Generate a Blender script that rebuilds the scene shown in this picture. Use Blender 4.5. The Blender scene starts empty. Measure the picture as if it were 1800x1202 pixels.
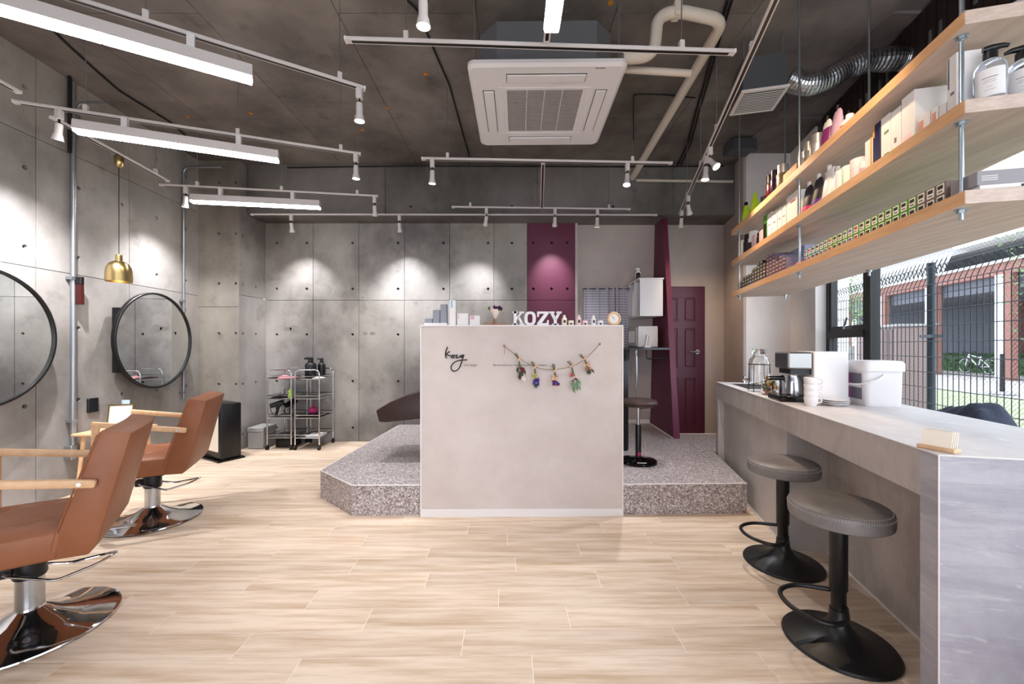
import bpy, bmesh, math, random
from mathutils import Vector, Matrix
random.seed(7)
PI = math.pi
sc = bpy.context.scene
C = sc.collection

# ---------------------------------------------------------------- camera
CAMZ, F = 1.2, 705.0
cam = bpy.data.cameras.new('camera'); camo = bpy.data.objects.new('camera', cam); C.objects.link(camo)
camo.location = (0, 0, CAMZ); camo.rotation_euler = (PI/2, 0, 0)
cam.sensor_width = 36; cam.lens = 36*F/1800; cam.shift_y = 8/1800; cam.clip_start = .02
sc.camera = camo
# ---------------------------------------------------------------- world: overcast daylight
w = bpy.data.worlds.new('overcast_sky'); sc.world = w; w.use_nodes = True
_bg = w.node_tree.nodes['Background']; _bg.inputs[0].default_value = (.86, .90, 1.0, 1); _bg.inputs[1].default_value = 6.4
LED_STRENGTH, SPOT_POWER, EXPOSURE = 36.0, 84.0, 0.0
vs = sc.view_settings; vs.view_transform = 'Standard'; vs.look = 'None'; vs.gamma = 1; vs.use_curve_mapping = False
vs.exposure = EXPOSURE
sc.cycles.use_denoising = True
sc.cycles.max_bounces = 10; sc.cycles.transparent_max_bounces = 16
sc.cycles.sample_clamp_indirect = 6

# ---------------------------------------------------------------- helpers
def lin(h):
    h = h.lstrip('#'); out = []
    for i in (0, 2, 4):
        v = int(h[i:i+2], 16)/255
        out.append(v/12.92 if v <= .04045 else ((v+.055)/1.055)**2.4)
    return (*out, 1)

MATS = {}
def mat(name, col='#808080', rough=.5, metal=0, col2=None, scale=6, stretch=(1,1,1), lo=.35, hi=.65, bump=0, bscale=None,
        spec=.5, emit=None, estr=0, trans=0, ior=1.45, rnd=0, detail=6, coat=0, alpha=1):
    if name in MATS: return MATS[name]
    m = bpy.data.materials.new(name); m.use_nodes = True; nt = m.node_tree; N = nt.nodes; L = nt.links
    b = N['Principled BSDF']
    b.inputs['Base Color'].default_value = lin(col); b.inputs['Roughness'].default_value = rough
    b.inputs['Metallic'].default_value = metal; b.inputs['Specular IOR Level'].default_value = spec
    b.inputs['Transmission Weight'].default_value = trans; b.inputs['IOR'].default_value = ior
    b.inputs['Coat Weight'].default_value = coat; b.inputs['Alpha'].default_value = alpha
    if emit:
        b.inputs['Emission Color'].default_value = lin(emit); b.inputs['Emission Strength'].default_value = estr
    if col2 or bump or rnd:
        geo = N.new('ShaderNodeNewGeometry'); oi = N.new('ShaderNodeObjectInfo')
        off = N.new('ShaderNodeVectorMath'); off.operation = 'SCALE'; off.inputs[3].default_value = 37.0
        comb = N.new('ShaderNodeCombineXYZ')
        for k in range(3): L.new(oi.outputs['Random'], comb.inputs[k])
        L.new(comb.outputs[0], off.inputs[0])
        add = N.new('ShaderNodeVectorMath'); add.operation = 'ADD'
        mp = N.new('ShaderNodeVectorMath'); mp.operation = 'MULTIPLY'; mp.inputs[1].default_value = stretch
        L.new(geo.outputs['Position'], mp.inputs[0])
        L.new(mp.outputs[0], add.inputs[0])
        if rnd: L.new(off.outputs[0], add.inputs[1])
        else: add.inputs[1].default_value = (0, 0, 0)
        vec = add.outputs[0]
        if col2:
            nz = N.new('ShaderNodeTexNoise'); nz.inputs['Scale'].default_value = scale; nz.inputs['Detail'].default_value = detail
            nz.inputs['Roughness'].default_value = .62
            L.new(vec, nz.inputs['Vector'])
            r = N.new('ShaderNodeValToRGB'); r.color_ramp.elements[0].position = lo; r.color_ramp.elements[1].position = hi
            r.color_ramp.elements[0].color = lin(col); r.color_ramp.elements[1].color = lin(col2)
            L.new(nz.outputs['Fac'], r.inputs['Fac']); out = r.outputs[0]
            if rnd:
                hs = N.new('ShaderNodeHueSaturation'); mr = N.new('ShaderNodeMapRange')
                mr.inputs[3].default_value = 1-rnd; mr.inputs[4].default_value = 1+rnd
                L.new(oi.outputs['Random'], mr.inputs[0]); L.new(mr.outputs[0], hs.inputs['Value']); L.new(out, hs.inputs['Color'])
                out = hs.outputs[0]
            L.new(out, b.inputs['Base Color'])
        if bump:
            n2 = N.new('ShaderNodeTexNoise'); n2.inputs['Scale'].default_value = bscale or scale*6; n2.inputs['Detail'].default_value = 5
            L.new(vec, n2.inputs['Vector'])
            bp = N.new('ShaderNodeBump'); bp.inputs['Strength'].default_value = bump; bp.inputs['Distance'].default_value = .01
            L.new(n2.outputs['Fac'], bp.inputs['Height']); L.new(bp.outputs[0], b.inputs['Normal'])
    MATS[name] = m
    return m

def concrete(name, base, dark, light, warm=None, amount=1.0):
    """poured concrete: broad clouds, vertical runs, pits"""
    m = bpy.data.materials.new(name); m.use_nodes = True; nt = m.node_tree; N = nt.nodes; L = nt.links
    b = N['Principled BSDF']; b.inputs['Roughness'].default_value = .62; b.inputs['Specular IOR Level'].default_value = .35
    geo = N.new('ShaderNodeNewGeometry'); oi = N.new('ShaderNodeObjectInfo')
    def noise(scale, stretch, det=6, rough=.6, off=0):
        mp = N.new('ShaderNodeVectorMath'); mp.operation = 'MULTIPLY_ADD'; mp.inputs[1].default_value = stretch; mp.inputs[2].default_value = (off, off, off)
        L.new(geo.outputs['Position'], mp.inputs[0])
        n = N.new('ShaderNodeTexNoise'); n.inputs['Scale'].default_value = scale; n.inputs['Detail'].default_value = det; n.inputs['Roughness'].default_value = rough
        L.new(mp.outputs[0], n.inputs['Vector']); return n.outputs['Fac']
    def ramp(fac, stops):
        r = N.new('ShaderNodeValToRGB'); e = r.color_ramp.elements
        while len(e) < len(stops): e.new(.5)
        for i, (p, c) in enumerate(stops): e[i].position = p; e[i].color = c
        L.new(fac, r.inputs[0]); return r.outputs[0]
    def mix(a, c, fac, mode='MIX'):
        x = N.new('ShaderNodeMix'); x.data_type = 'RGBA'; x.blend_type = mode
        for s, v in ((0, fac), (6, a), (7, c)):
            if isinstance(v, (int, float)): x.inputs[s].default_value = v
            elif isinstance(v, tuple): x.inputs[s].default_value = v
            else: L.new(v, x.inputs[s])
        return x.outputs[2]
    c1 = ramp(noise(.9, (1, 1, .8), 7, .62), [(.36, lin(dark)), (.5, lin(base)), (.65, lin(light))])
    runs = ramp(noise(1.6, (2.0, 2.0, .3), 5, .6, 11), [(.33, (.72, .71, .7, 1)), (.52, (1, 1, 1, 1))])
    c2 = mix(c1, runs, .45*amount, 'MULTIPLY')
    blot = ramp(noise(3.4, (1, 1, 1.1), 8, .66, 31), [(.27, (.52, .51, .5, 1)), (.43, (1, 1, 1, 1))])
    c3 = mix(c2, blot, .7*amount, 'MULTIPLY')
    if warm:
        wv = ramp(noise(.6, (1, 1, 1), 3, .5, 57), [(.42, (1, 1, 1, 1)), (.66, lin(warm))])
        c3 = mix(c3, wv, .8, 'MULTIPLY')
    hs = N.new('ShaderNodeHueSaturation'); mr = N.new('ShaderNodeMapRange'); mr.inputs[3].default_value = .93; mr.inputs[4].default_value = 1.06
    L.new(oi.outputs['Random'], mr.inputs[0]); L.new(mr.outputs[0], hs.inputs['Value']); L.new(c3, hs.inputs['Color'])
    L.new(hs.outputs[0], b.inputs['Base Color'])
    bp = N.new('ShaderNodeBump'); bp.inputs['Strength'].default_value = .25; bp.inputs['Distance'].default_value = .006
    L.new(noise(26, (1, 1, 1), 6, .65, 5), bp.inputs['Height']); L.new(bp.outputs[0], b.inputs['Normal'])
    MATS[name] = m; return m

def terrazzo(name):
    m = bpy.data.materials.new(name); m.use_nodes = True; nt = m.node_tree; N = nt.nodes; L = nt.links
    b = N['Principled BSDF']; b.inputs['Roughness'].default_value = .38
    geo = N.new('ShaderNodeNewGeometry')
    def chips(scale, stops):
        v = N.new('ShaderNodeTexVoronoi'); v.inputs['Scale'].default_value = scale; L.new(geo.outputs['Position'], v.inputs['Vector'])
        s = N.new('ShaderNodeSeparateColor'); L.new(v.outputs['Color'], s.inputs[0])
        r = N.new('ShaderNodeValToRGB'); r.color_ramp.interpolation = 'CONSTANT'; e = r.color_ramp.elements
        while len(e) < len(stops): e.new(.5)
        for i, (p, c) in enumerate(stops): e[i].position = p; e[i].color = lin(c)
        L.new(s.outputs[0], r.inputs[0])
        d = N.new('ShaderNodeTexVoronoi'); d.feature = 'DISTANCE_TO_EDGE'; d.inputs['Scale'].default_value = scale; L.new(geo.outputs['Position'], d.inputs['Vector'])
        g = N.new('ShaderNodeValToRGB'); g.color_ramp.elements[0].position = .03; g.color_ramp.elements[1].position = .09
        L.new(d.outputs['Distance'], g.inputs[0]); return r.outputs[0], g.outputs[0], s.outputs[1]
    c1, e1, p1 = chips(105, [(0, '#6a5f5d'), (.16, '#958a89'), (.4, '#bdb5b3'), (.6, '#a59b9a'), (.8, '#d6cfcd'), (.93, '#766a68')])
    x = N.new('ShaderNodeMix'); x.data_type = 'RGBA'; x.inputs[6].default_value = lin('#9a8f8d'); L.new(c1, x.inputs[7]); L.new(e1, x.inputs[0])
    L.new(x.outputs[2], b.inputs['Base Color']); MATS[name] = m; return m

def stone(name, base, dark, vein, st):
    m = concrete(name, base, dark, base, None, 0); nt = m.node_tree; N = nt.nodes; L = nt.links
    b = N['Principled BSDF']; b.inputs['Roughness'].default_value = .45; src = b.inputs['Base Color'].links[0].from_socket
    geo = N.new('ShaderNodeNewGeometry'); mp = N.new('ShaderNodeVectorMath'); mp.operation = 'MULTIPLY'; mp.inputs[1].default_value = st; L.new(geo.outputs['Position'], mp.inputs[0])
    def nz(sc_, det, lo, hi, col, mode, fac):
        nonlocal src
        n = N.new('ShaderNodeTexNoise'); n.inputs['Scale'].default_value = sc_; n.inputs['Detail'].default_value = det; n.inputs['Roughness'].default_value = .68; n.inputs['Distortion'].default_value = .6
        L.new(mp.outputs[0], n.inputs['Vector'])
        r = N.new('ShaderNodeValToRGB'); r.color_ramp.elements[0].position = lo; r.color_ramp.elements[1].position = hi; L.new(n.outputs['Fac'], r.inputs[0])
        f = N.new('ShaderNodeMath'); f.operation = 'MULTIPLY'; f.inputs[1].default_value = fac; L.new(r.outputs[0], f.inputs[0])
        x = N.new('ShaderNodeMix'); x.data_type = 'RGBA'; x.blend_type = mode; L.new(f.outputs[0], x.inputs[0]); L.new(src, x.inputs[6]); x.inputs[7].default_value = lin(col); src = x.outputs[2]
    nz(3.2, 10, .45, .64, dark, 'MIX', .55); nz(7.5, 10, .57, .68, vein, 'MIX', .5)
    L.new(src, b.inputs['Base Color']); return m
def M(k): return MATS[k]

class MB:
    """collects geometry in one bmesh"""
    def __init__(s): s.bm = bmesh.new()
    def box(s, c, size, rot=None, bev=0, seg=1):
        r = bmesh.ops.create_cube(s.bm, size=1); vs_ = r['verts']
        for v in vs_: v.co = Vector((v.co.x*size[0], v.co.y*size[1], v.co.z*size[2]))
        if bev:
            ed = list({e for v in vs_ for e in v.link_edges})
            g = bmesh.ops.bevel(s.bm, geom=ed, offset=bev, segments=seg, affect='EDGES', profile=.5)
            vs_ = list({v for f in g['faces'] for v in f.verts} | {v for v in vs_ if v.is_valid})
        mx = Matrix.Translation(c) @ (rot.to_4x4() if rot else Matrix())
        for v in vs_: v.co = mx @ v.co
        return s
    def bx(s, x0, x1, y0, y1, z0, z1, bev=0, seg=1):
        return s.box(((x0+x1)/2, (y0+y1)/2, (z0+z1)/2), (abs(x1-x0), abs(y1-y0), abs(z1-z0)), None, bev, seg)
    def cyl(s, p0, p1, r, r2=None, seg=16, cap=True):
        p0, p1 = Vector(p0), Vector(p1); d = p1-p0
        q = d.to_track_quat('Z', 'Y').to_matrix().to_4x4()
        bmesh.ops.create_cone(s.bm, cap_ends=cap, segments=seg, radius1=r, radius2=r if r2 is None else r2, depth=d.length,
                              matrix=Matrix.Translation((p0+p1)/2) @ q)
        return s
    def lathe(s, prof, c=(0,0,0), seg=24, mx=None):
        c = Vector(c); rings = []
        for r, z in prof:
            if r < 1e-5: rings.append([s.bm.verts.new((0, 0, z))])
            else: rings.append([s.bm.verts.new((r*math.cos(2*PI*k/seg), r*math.sin(2*PI*k/seg), z)) for k in range(seg)])
        for a, b in zip(rings, rings[1:]):
            for k in range(seg):
                j = (k+1) % seg
                if len(a) == 1 and len(b) == 1: continue
                if len(a) == 1: s.bm.faces.new((a[0], b[k], b[j]))
                elif len(b) == 1: s.bm.faces.new((a[k], b[0], a[j]))
                else: s.bm.faces.new((a[k], b[k], b[j], a[j]))
        mm = Matrix.Translation(c) @ (mx.to_4x4() if mx else Matrix())
        for ring in rings:
            for v in ring: v.co = mm @ v.co
        return s
    def tube(s, pts, r, seg=8, closed=False, cap=True):
        P = [Vector(p) for p in pts]; n = len(P); R = r if isinstance(r, (list, tuple)) else [r]*n
        T = []
        for i in range(n):
            a = P[i-1] if (i or closed) else P[0]; b = P[(i+1) % n] if (i < n-1 or closed) else P[-1]
            d = b-a; T.append(d.normalized() if d.length > 1e-9 else Vector((0, 0, 1)))
        up = Vector((0, 0, 1)) if abs(T[0].z) < .9 else Vector((1, 0, 0))
        x = T[0].cross(up).normalized(); rings = []
        for i in range(n):
            x = (x-T[i]*x.dot(T[i]));
            x = x.normalized() if x.length > 1e-6 else T[i].orthogonal().normalized()
            y = T[i].cross(x)
            rings.append([s.bm.verts.new(P[i]+(x*math.cos(2*PI*k/seg)+y*math.sin(2*PI*k/seg))*R[i]) for k in range(seg)])
        pr = list(zip(rings, rings[1:])) + ([(rings[-1], rings[0])] if closed else [])
        for a, b in pr:
            for k in range(seg):
                j = (k+1) % seg; s.bm.faces.new((a[k], a[j], b[j], b[k]))
        if cap and not closed:
            s.bm.faces.new(rings[0][::-1]); s.bm.faces.new(rings[-1])
        return s
    def prism(s, poly, z0, z1, axis='z'):
        def P(a, b, h):
            return (a, b, h) if axis == 'z' else (a, h, b) if axis == 'y' else (h, a, b)
        lo = [s.bm.verts.new(P(a, b, z0)) for a, b in poly]; hi = [s.bm.verts.new(P(a, b, z1)) for a, b in poly]
        n = len(poly)
        s.bm.faces.new(lo[::-1]); s.bm.faces.new(hi)
        for k in range(n): s.bm.faces.new((lo[k], lo[(k+1) % n], hi[(k+1) % n], hi[k]))
        return s
    def quad(s, *ps):
        s.bm.faces.new([s.bm.verts.new(p) for p in ps]); return s
    def xf(s, mx):
        for v in s.bm.verts: v.co = mx @ v.co
        return s
    def mesh(s, name, m, smooth=False):
        bmesh.ops.recalc_face_normals(s.bm, faces=s.bm.faces[:])
        me = bpy.data.meshes.new(name); s.bm.to_mesh(me); s.bm.free()
        for q in (m if isinstance(m, (list, tuple)) else [m]): me.materials.append(MATS[q] if isinstance(q, str) else q)
        if smooth:
            me.polygons.foreach_set('use_smooth', [True]*len(me.polygons))
            try: me.set_sharp_from_angle(angle=math.radians(38))
            except Exception: pass
        return me
    def ob(s, name, m, parent=None, loc=(0,0,0), rotz=0, smooth=False):
        return link(name, s.mesh(name, m, smooth), parent, loc, rotz)

def link(name, me, parent=None, loc=(0,0,0), rotz=0):
    o = bpy.data.objects.new(name, me); C.objects.link(o); o.location = loc; o.rotation_euler = (0, 0, rotz)
    if parent: o.parent = parent
    return o
def tag(o, label=None, cat=None, group=None, kind=None):
    if label: o['label'] = label
    if cat: o['category'] = cat
    if group: o['group'] = group
    if kind: o['kind'] = kind
    return o
def thing(name, label, cat, loc=(0,0,0), rotz=0, group=None):
    o = bpy.data.objects.new(name, None); C.objects.link(o); o.location = loc; o.rotation_euler = (0, 0, rotz)
    o.empty_display_size = .05
    return tag(o, label, cat, group)
def struct(o): o['kind'] = 'structure'; return o
def dup(root, loc=None, rotz=None, label=None):
    r = root.copy(); C.objects.link(r)
    if loc is not None: r.location = loc
    if rotz is not None: r.rotation_euler = (0, 0, rotz)
    if label: r['label'] = label
    for ch in list(root.children):
        c = ch.copy(); C.objects.link(c); c.parent = r
        for g in list(ch.children):
            d = g.copy(); C.objects.link(d); d.parent = c
    return r
def smooth_path(pts, n=6, closed=False):
    P = [Vector(p) for p in pts]; out = []; m = len(P)
    rng = range(m if closed else m-1)
    for i in rng:
        p1, p2 = P[i], P[(i+1) % m]
        p0 = P[i-1] if (i or closed) else p1*2-p2; p3 = P[(i+2) % m] if (i+2 < m or closed) else p2*2-p1
        for k in range(n):
            t = k/n; t2 = t*t; t3 = t2*t
            out.append(.5*((2*p1)+(p2-p0)*t+(2*p0-5*p1+4*p2-p3)*t2+(3*p1-p0-3*p2+p3)*t3))
    if not closed: out.append(P[-1])
    return out
def fillet(pts, r, n=5):
    """polyline with rounded corners"""
    P = [Vector(p) for p in pts]; out = [P[0]]
    for i in range(1, len(P)-1):
        a = (P[i-1]-P[i]); b = (P[i+1]-P[i]); q = min(r, a.length*.49, b.length*.49)
        A = P[i]+a.normalized()*q; B = P[i]+b.normalized()*q
        for k in range(n+1):
            t = k/n; out.append(A*(1-t)**2+P[i]*2*t*(1-t)+B*t*t)
    out.append(P[-1]); return out
def text_mesh(txt, size, m, depth=.001, shear=0):
    cu = bpy.data.curves.new('t', 'FONT'); cu.body = txt; cu.size = size; cu.extrude = depth; cu.shear = shear; cu.resolution_u = 3
    o = bpy.data.objects.new('t', cu); C.objects.link(o)
    me = bpy.data.meshes.new_from_object(o.evaluated_get(bpy.context.evaluated_depsgraph_get()))
    bpy.data.objects.remove(o); bpy.data.curves.remove(cu)
    me.materials.clear(); me.materials.append(MATS[m])
    return me
def at(x, y, Y):   # a point seen at image position x, y and standing Y metres away
    return Vector(((x-900)/F*Y, Y, CAMZ+(609-y)/F*Y))
def onz(x, y, z):  # the same, lying at height z
    Y = F*(CAMZ-z)/(y-609); return Vector(((x-900)/F*Y, Y, z))

# ---------------------------------------------------------------- materials
concrete('concrete_left', '#96918d', '#76726f', '#a9a49f', '#f3ece4')
concrete('concrete_back', '#938f8b', '#6e6a67', '#a9a4a0', '#f2ebe2')
concrete('concrete_column', '#878078', '#69635d', '#9c958b', '#e9e0d2')
concrete('concrete_dark', '#6b6662', '#4e4a47', '#7c7773')
concrete('concrete_ceiling', '#6d6560', '#4e4743', '#857d77', None, 1.2)
terrazzo('terrazzo')
mat('tie_hole_shade', '#1d1b1a', .9)  # hole bottoms near black: the shade inside tie holes is in the colour
mat('burgundy_paint', '#5f263d', .5, spec=.4, bump=.08, bscale=30)
mat('door_paint', '#4a1a2c', .38)
mat('beige_wallpaper', '#b5a8a1', .85, col2='#ab9f98', scale=3, bump=.12, bscale=220)
mat('white_wallpaper', '#e6e0dc', .85, col2='#ddd6d1', scale=3, bump=.1, bscale=220)
mat('panel_cloth', '#c6bab4', .8, col2='#beb1aa', scale=5, bump=.15, bscale=160)
mat('white_trim', '#d9d3d0', .45)
mat('plank', '#d9c5b0', .40, col2='#b89c80', scale=2.2, stretch=(.9, 11, 1), lo=.40, hi=.68, rnd=.10, bump=.05, bscale=30, spec=.45)
mat('plank_seam', '#eee4d8', .6)
stone('stone_laminate', '#b1a8a2', '#948b86', '#c6beb8', (2.2, 2.2, 1.0))
stone('stone_end_daylit', '#a8a4a9', '#87838b', '#c2bdbf', (.9, .9, 5.5))  # same stone, with the bluish daylight on the end put into the colour
stone('stone_top_daylit', '#cbc5c3', '#b4adab', '#d8d3d0', (3.5, .9, 1))  # same stone made paler: window daylight on the top is in the colour
mat('grey_panel', '#c0b7b1', .6, col2='#b3a9a3', scale=4, bump=.05, bscale=80)
mat('oak', '#d9b188', .5, col2='#c4976b', scale=3, stretch=(14, 1.4, 14), lo=.35, hi=.7, bump=.05, bscale=40)
mat('oak_shelf', '#cdb9ab', .5, col2='#b39d8f', scale=2.5, stretch=(9, 1.0, 26), lo=.35, hi=.7)
mat('oak_edge_lamplit', '#d6a97d', .5, col2='#c4946a', scale=2.5, stretch=(9, 1.0, 26), lo=.35, hi=.7)  # oak front edge with the lamp's warm light put into its colour
mat('pale_wood', '#dcb58c', .45, col2='#cba077', scale=4, stretch=(6, 6, 6))
mat('leather_tan', '#90593a', .45, col2='#844e30', scale=5, bump=.06, bscale=190, spec=.4)
mat('leather_brown', '#34231f', .4, bump=.05, bscale=160)
mat('leather_grey', '#7d7774', .42, col2='#68625f', scale=7, bump=.08, bscale=190)
mat('chrome', '#d8d8da', .06, 1)
mat('steel', '#b9bcc0', .24, 1)
mat('zinc', '#a9b4bb', .3, .9)
mat('galvanised', '#9a9d9f', .35, .8)
mat('foil', '#b4b5b8', .3, 1, bump=.35, bscale=45)
mat('brass', '#b39c6c', .3, 1)
mat('black_metal', '#0b0b0c', .42)
mat('black_plastic', '#0c0c0e', .35)
mat('black_gloss', '#060607', .12)
mat('white_plastic', '#dcd8d8', .4)
mat('white_metal', '#cdc6c4', .4)
mat('white_paper', '#dedad7', .7)
mat('cream_paper', '#ece2d2', .7)
mat('grey_metal', '#4b4d50', .5)
mat('mirror_glass', '#e8ecec', .01, 1)
mat('led_face', '#ffffff', .5, emit='#f9f4f4', estr=LED_STRENGTH)
mat('lamp_face', '#ffffff', .5, emit='#f2f4ff', estr=30)
mat('lamp_face_warm', '#ffffff', .5, emit='#ffc890', estr=30)
mat('lamp_face_off', '#cfcfd2', .3)
mat('bulb_warm', '#ffffff', .5, emit='#ffd9a8', estr=14)
mat('clear_glass', '#ffffff', .02, trans=1, ior=1.45)
mat('cable_black', '#0e0d0d', .6)
mat('pipe_cream', '#cbbfb2', .6, bump=.15, bscale=90)
mat('rope', '#8d7a5c', .9)

# ================================================================ STRUCTURE
CEIL = 3.36
RZ = -math.atan2(.2343, .9722)           # the window side of the room runs skew
A = Vector((.2343, .9722, 0)); B = Vector((.9722, -.2343, 0))
def along(O, k, w_):                     # distance along the skew direction for a sight line of slope k
    return (O[0]+.9722*w_-k*(O[1]-.2343*w_))/(k*.9722-.2343)

def panel_with_holes(u0, u1, z0, z1, holes, m, gap=.0025, th=.03, r=.0175):
    """form-board face with conical tie holes; room side is -y"""
    bm = bmesh.new(); u0 += gap; u1 -= gap; z0 += gap; z1 -= gap
    def loop(ps): 
        v = [bm.verts.new(p) for p in ps]; e = [bm.edges.new((v[i], v[(i+1) % len(v)])) for i in range(len(v))]; return v, e
    ov, oe = loop([(u0, 0, z0), (u1, 0, z0), (u1, 0, z1), (u0, 0, z1)])
    edges = list(oe); hl = []
    for hu, hz in holes:
        if u0+.03 < hu < u1-.03 and z0+.03 < hz < z1-.03:
            v, e = loop([(hu+r*math.cos(2*PI*k/10), 0, hz+r*math.sin(2*PI*k/10)) for k in range(10)]); edges += e; hl.append((v, hu, hz))
    bmesh.ops.triangle_fill(bm, use_beauty=True, use_dissolve=False, edges=edges, normal=(0, -1, 0))
    for v, hu, hz in hl:
        inner = [bm.verts.new((hu+(q.co.x-hu)*.75, th*.8, hz+(q.co.z-hz)*.75)) for q in v]
        for k in range(10): bm.faces.new((v[k], v[(k+1) % 10], inner[(k+1) % 10], inner[k]))
        f = bm.faces.new(inner); f.material_index = 1
    bk = [bm.verts.new((q.co.x, th, q.co.z)) for q in ov]
    for k in range(4): bm.faces.new((ov[k], ov[(k+1) % 4], bk[(k+1) % 4], bk[k]))
    bmesh.ops.recalc_face_normals(bm, faces=bm.faces[:])
    # the face must look to -y
    for f in bm.faces:
        if abs(f.normal.y) > .99 and f.material_index == 0 and all(abs(q.co.y) < 1e-6 for q in f.verts) and f.normal.y > 0: f.normal_flip()
    me = bpy.data.meshes.new('panel'); bm.to_mesh(me); bm.free(); me.materials.append(MATS[m]); me.materials.append(MATS['tie_hole_shade'])
    return me
ROWS = [.175, .762, 1.352, 1.93, 2.51, 3.1]
def form_wall(name, m, loc, rotz, us, zs, hole_us, rows=ROWS, skip=(), back=.1, backm=None):
    b = MB().bx(us[0], us[-1], .03, .03+back, zs[0], zs[-1])
    wl = struct(b.ob(name, backm or 'concrete_dark', None, loc, rotz))
    hs = [(u, z) for u in hole_us for z in rows]
    for i in range(len(us)-1):
        for j in range(len(zs)-1):
            link('panel', panel_with_holes(us[i], us[i+1], zs[j], zs[j+1], hs, m), wl)
    return wl

# floor ----------------------------------------------------------
ROOM = [(-3.34, -2.1), (1.56, -2.1), (3.15, 4.49), (3.15, 5.3), (-3.75, 5.3)]
fl = struct(MB().prism([(-3.9, -2.2), (1.75, -2.2), (3.4, 4.6), (3.4, 5.4), (-3.9, 5.4)], -.12, -.0006).ob('floor', 'plank_seam'))
pw, pl = .1445, .885
pm = MB().bx(-pl/2+.0011, pl/2-.0011, -pw/2+.0011, pw/2-.0011, -.012, 0).mesh('plank', 'plank')
prot = math.radians(1.1); pc, ps_ = math.cos(prot), math.sin(prot)
offs = [.0, .52, .23, .71, .38, .12, .62, .31, .82, .47, .05, .57]
def in_floor(x, y):
    return y < 5.2 and x > -3.45-.045*y-.45 and x < 2.1+.245*y and y > .55
for j in range(38):
    y = .62+j*pw
    for i in range(-6, 6):
        x = (i+offs[j % 12])*pl
        X, Y = x*pc-y*ps_, x*ps_+y*pc
        if in_floor(X, Y) and not (Y > 3.1 and X > -1.0 and X < 2.1): link('plank', pm, fl, (X, Y, 0), prot)
nf = MB().prism([(-3.4, -2.1), (1.6, -2.1), (2.1, .56), (-3.5, .50)], -.01, -.0005).ob('near_planking', 'plank', fl)

# walls ----------------------------------------------------------
LJ = [-2.2, 1.466, 2.236, 3.006, 3.776, 4.7]
form_wall('wall_left', 'concrete_left', (-3.43, 0, 0), math.radians(92.58), LJ, [0, 1.79, 2.76, CEIL],
          [y0+d for y0 in LJ[1:] for d in (.31, .70)])
bk = form_wall('wall_back', 'concrete_back', (0, 5.07, 0), 0, [-3.13, -2.515, -1.936, -1.36, -.787, -.23, .192], [0, 1.786, 2.76],
          [-2.975, -2.596, -2.016, -1.442, -.867, -.303, -.002])
for i, (z0, z1) in enumerate(((0, 1.786), (1.786, 2.76))):   # painted bay of the back wall
    link('painted_panel', panel_with_holes(.192, .80, z0, z1, [(u, z) for u in (.27, .50, .70) for z in ROWS], 'burgundy_paint'), bk)
MB().bx(.192, .80, .03, .13, 0, 2.76).ob('panel_backing', 'burgundy_paint', bk)
# the column between left and back wall
col = form_wall('wall_column', 'concrete_column', (0, 4.65, 0), 0, [-3.70, -3.165], [0, 1.66, CEIL], [-3.40, -3.20], back=.02)
MB().bx(-3.72, -3.172, .04, .46, 0, CEIL).ob('core', 'concrete_dark', col)
for z0, z1 in ((0, 1.80), (1.80, CEIL)):
    o = link('panel', panel_with_holes(0, .42, z0, z1, [(.06, z) for z in ROWS]+[(.26, z) for z in ROWS], 'concrete_back'), col, (-3.165, 0, 0), math.radians(83))
# deep beam over the back wall
mat('old_stain', '#7b7671', .8, col2='#8c8782', scale=9); mat('old_stain_dark', '#6d6863', .8, col2='#7b7671', scale=12)
def stain(px_, py_, rx, rz_, m, hollow=False):
    random.seed(int(px_*7+py_)); cX = (px_-900)/F*5.07; cZ = CAMZ+(609-py_)/F*5.07; n = 22
    o_ = [(math.cos(2*PI*k/n)*rx*random.uniform(.86, 1.12), math.sin(2*PI*k/n)*rz_*random.uniform(.86, 1.12)) for k in range(n)]
    mb = MB()
    if hollow:
        i_ = [(a*.62, b*.62) for a, b in o_]; V = [[mb.bm.verts.new((a, -.0006, b)) for a, b in q] for q in (o_, i_)]
        for k in range(n): mb.bm.faces.new((V[0][k], V[0][(k+1) % n], V[1][(k+1) % n], V[1][k]))
    else: mb.prism(o_, -.0006, 0, 'y')
    mb.ob('cement_stain', m, bk, (cX, 0, cZ))
stain(518, 578, .06, .05, 'old_stain'); stain(506, 578, .05, .025, 'old_stain'); stain(642, 586, .032, .022, 'old_stain_dark'); stain(655, 586, .036, .022, 'old_stain_dark'); stain(637, 523, .018, .022, 'old_stain'); stain(650, 529, .018, .03, 'old_stain'); stain(735, 425, .012, .13, 'old_stain_dark')
bmx = form_wall('beam_back', 'concrete_dark', (0, 4.75, 0), 0, [-3.13, -1.5, .3, 1.9, 2.80], [2.76, CEIL], [-2.4, -1.2, 0, 1.2], rows=[2.86], back=.5)
# plastered walls by the wash area
struct(MB().bx(.80, 2.79, 5.15, 5.25, 0, 2.76).bx(.80, .83, 5.07, 5.16, 0, 2.76).ob('wall_alcove', 'beige_wallpaper'))
pil = MB().prism([(2.74, 5.26), (2.59, 4.49), (2.72, 4.49), (2.86, 5.26)], 0, CEIL)
struct(pil.ob('wall_return', 'beige_wallpaper'))
struct(MB().bx(2.62, 3.3, 4.485, 4.62, 0, CEIL).ob('wall_pier', 'white_wallpaper'))
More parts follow.
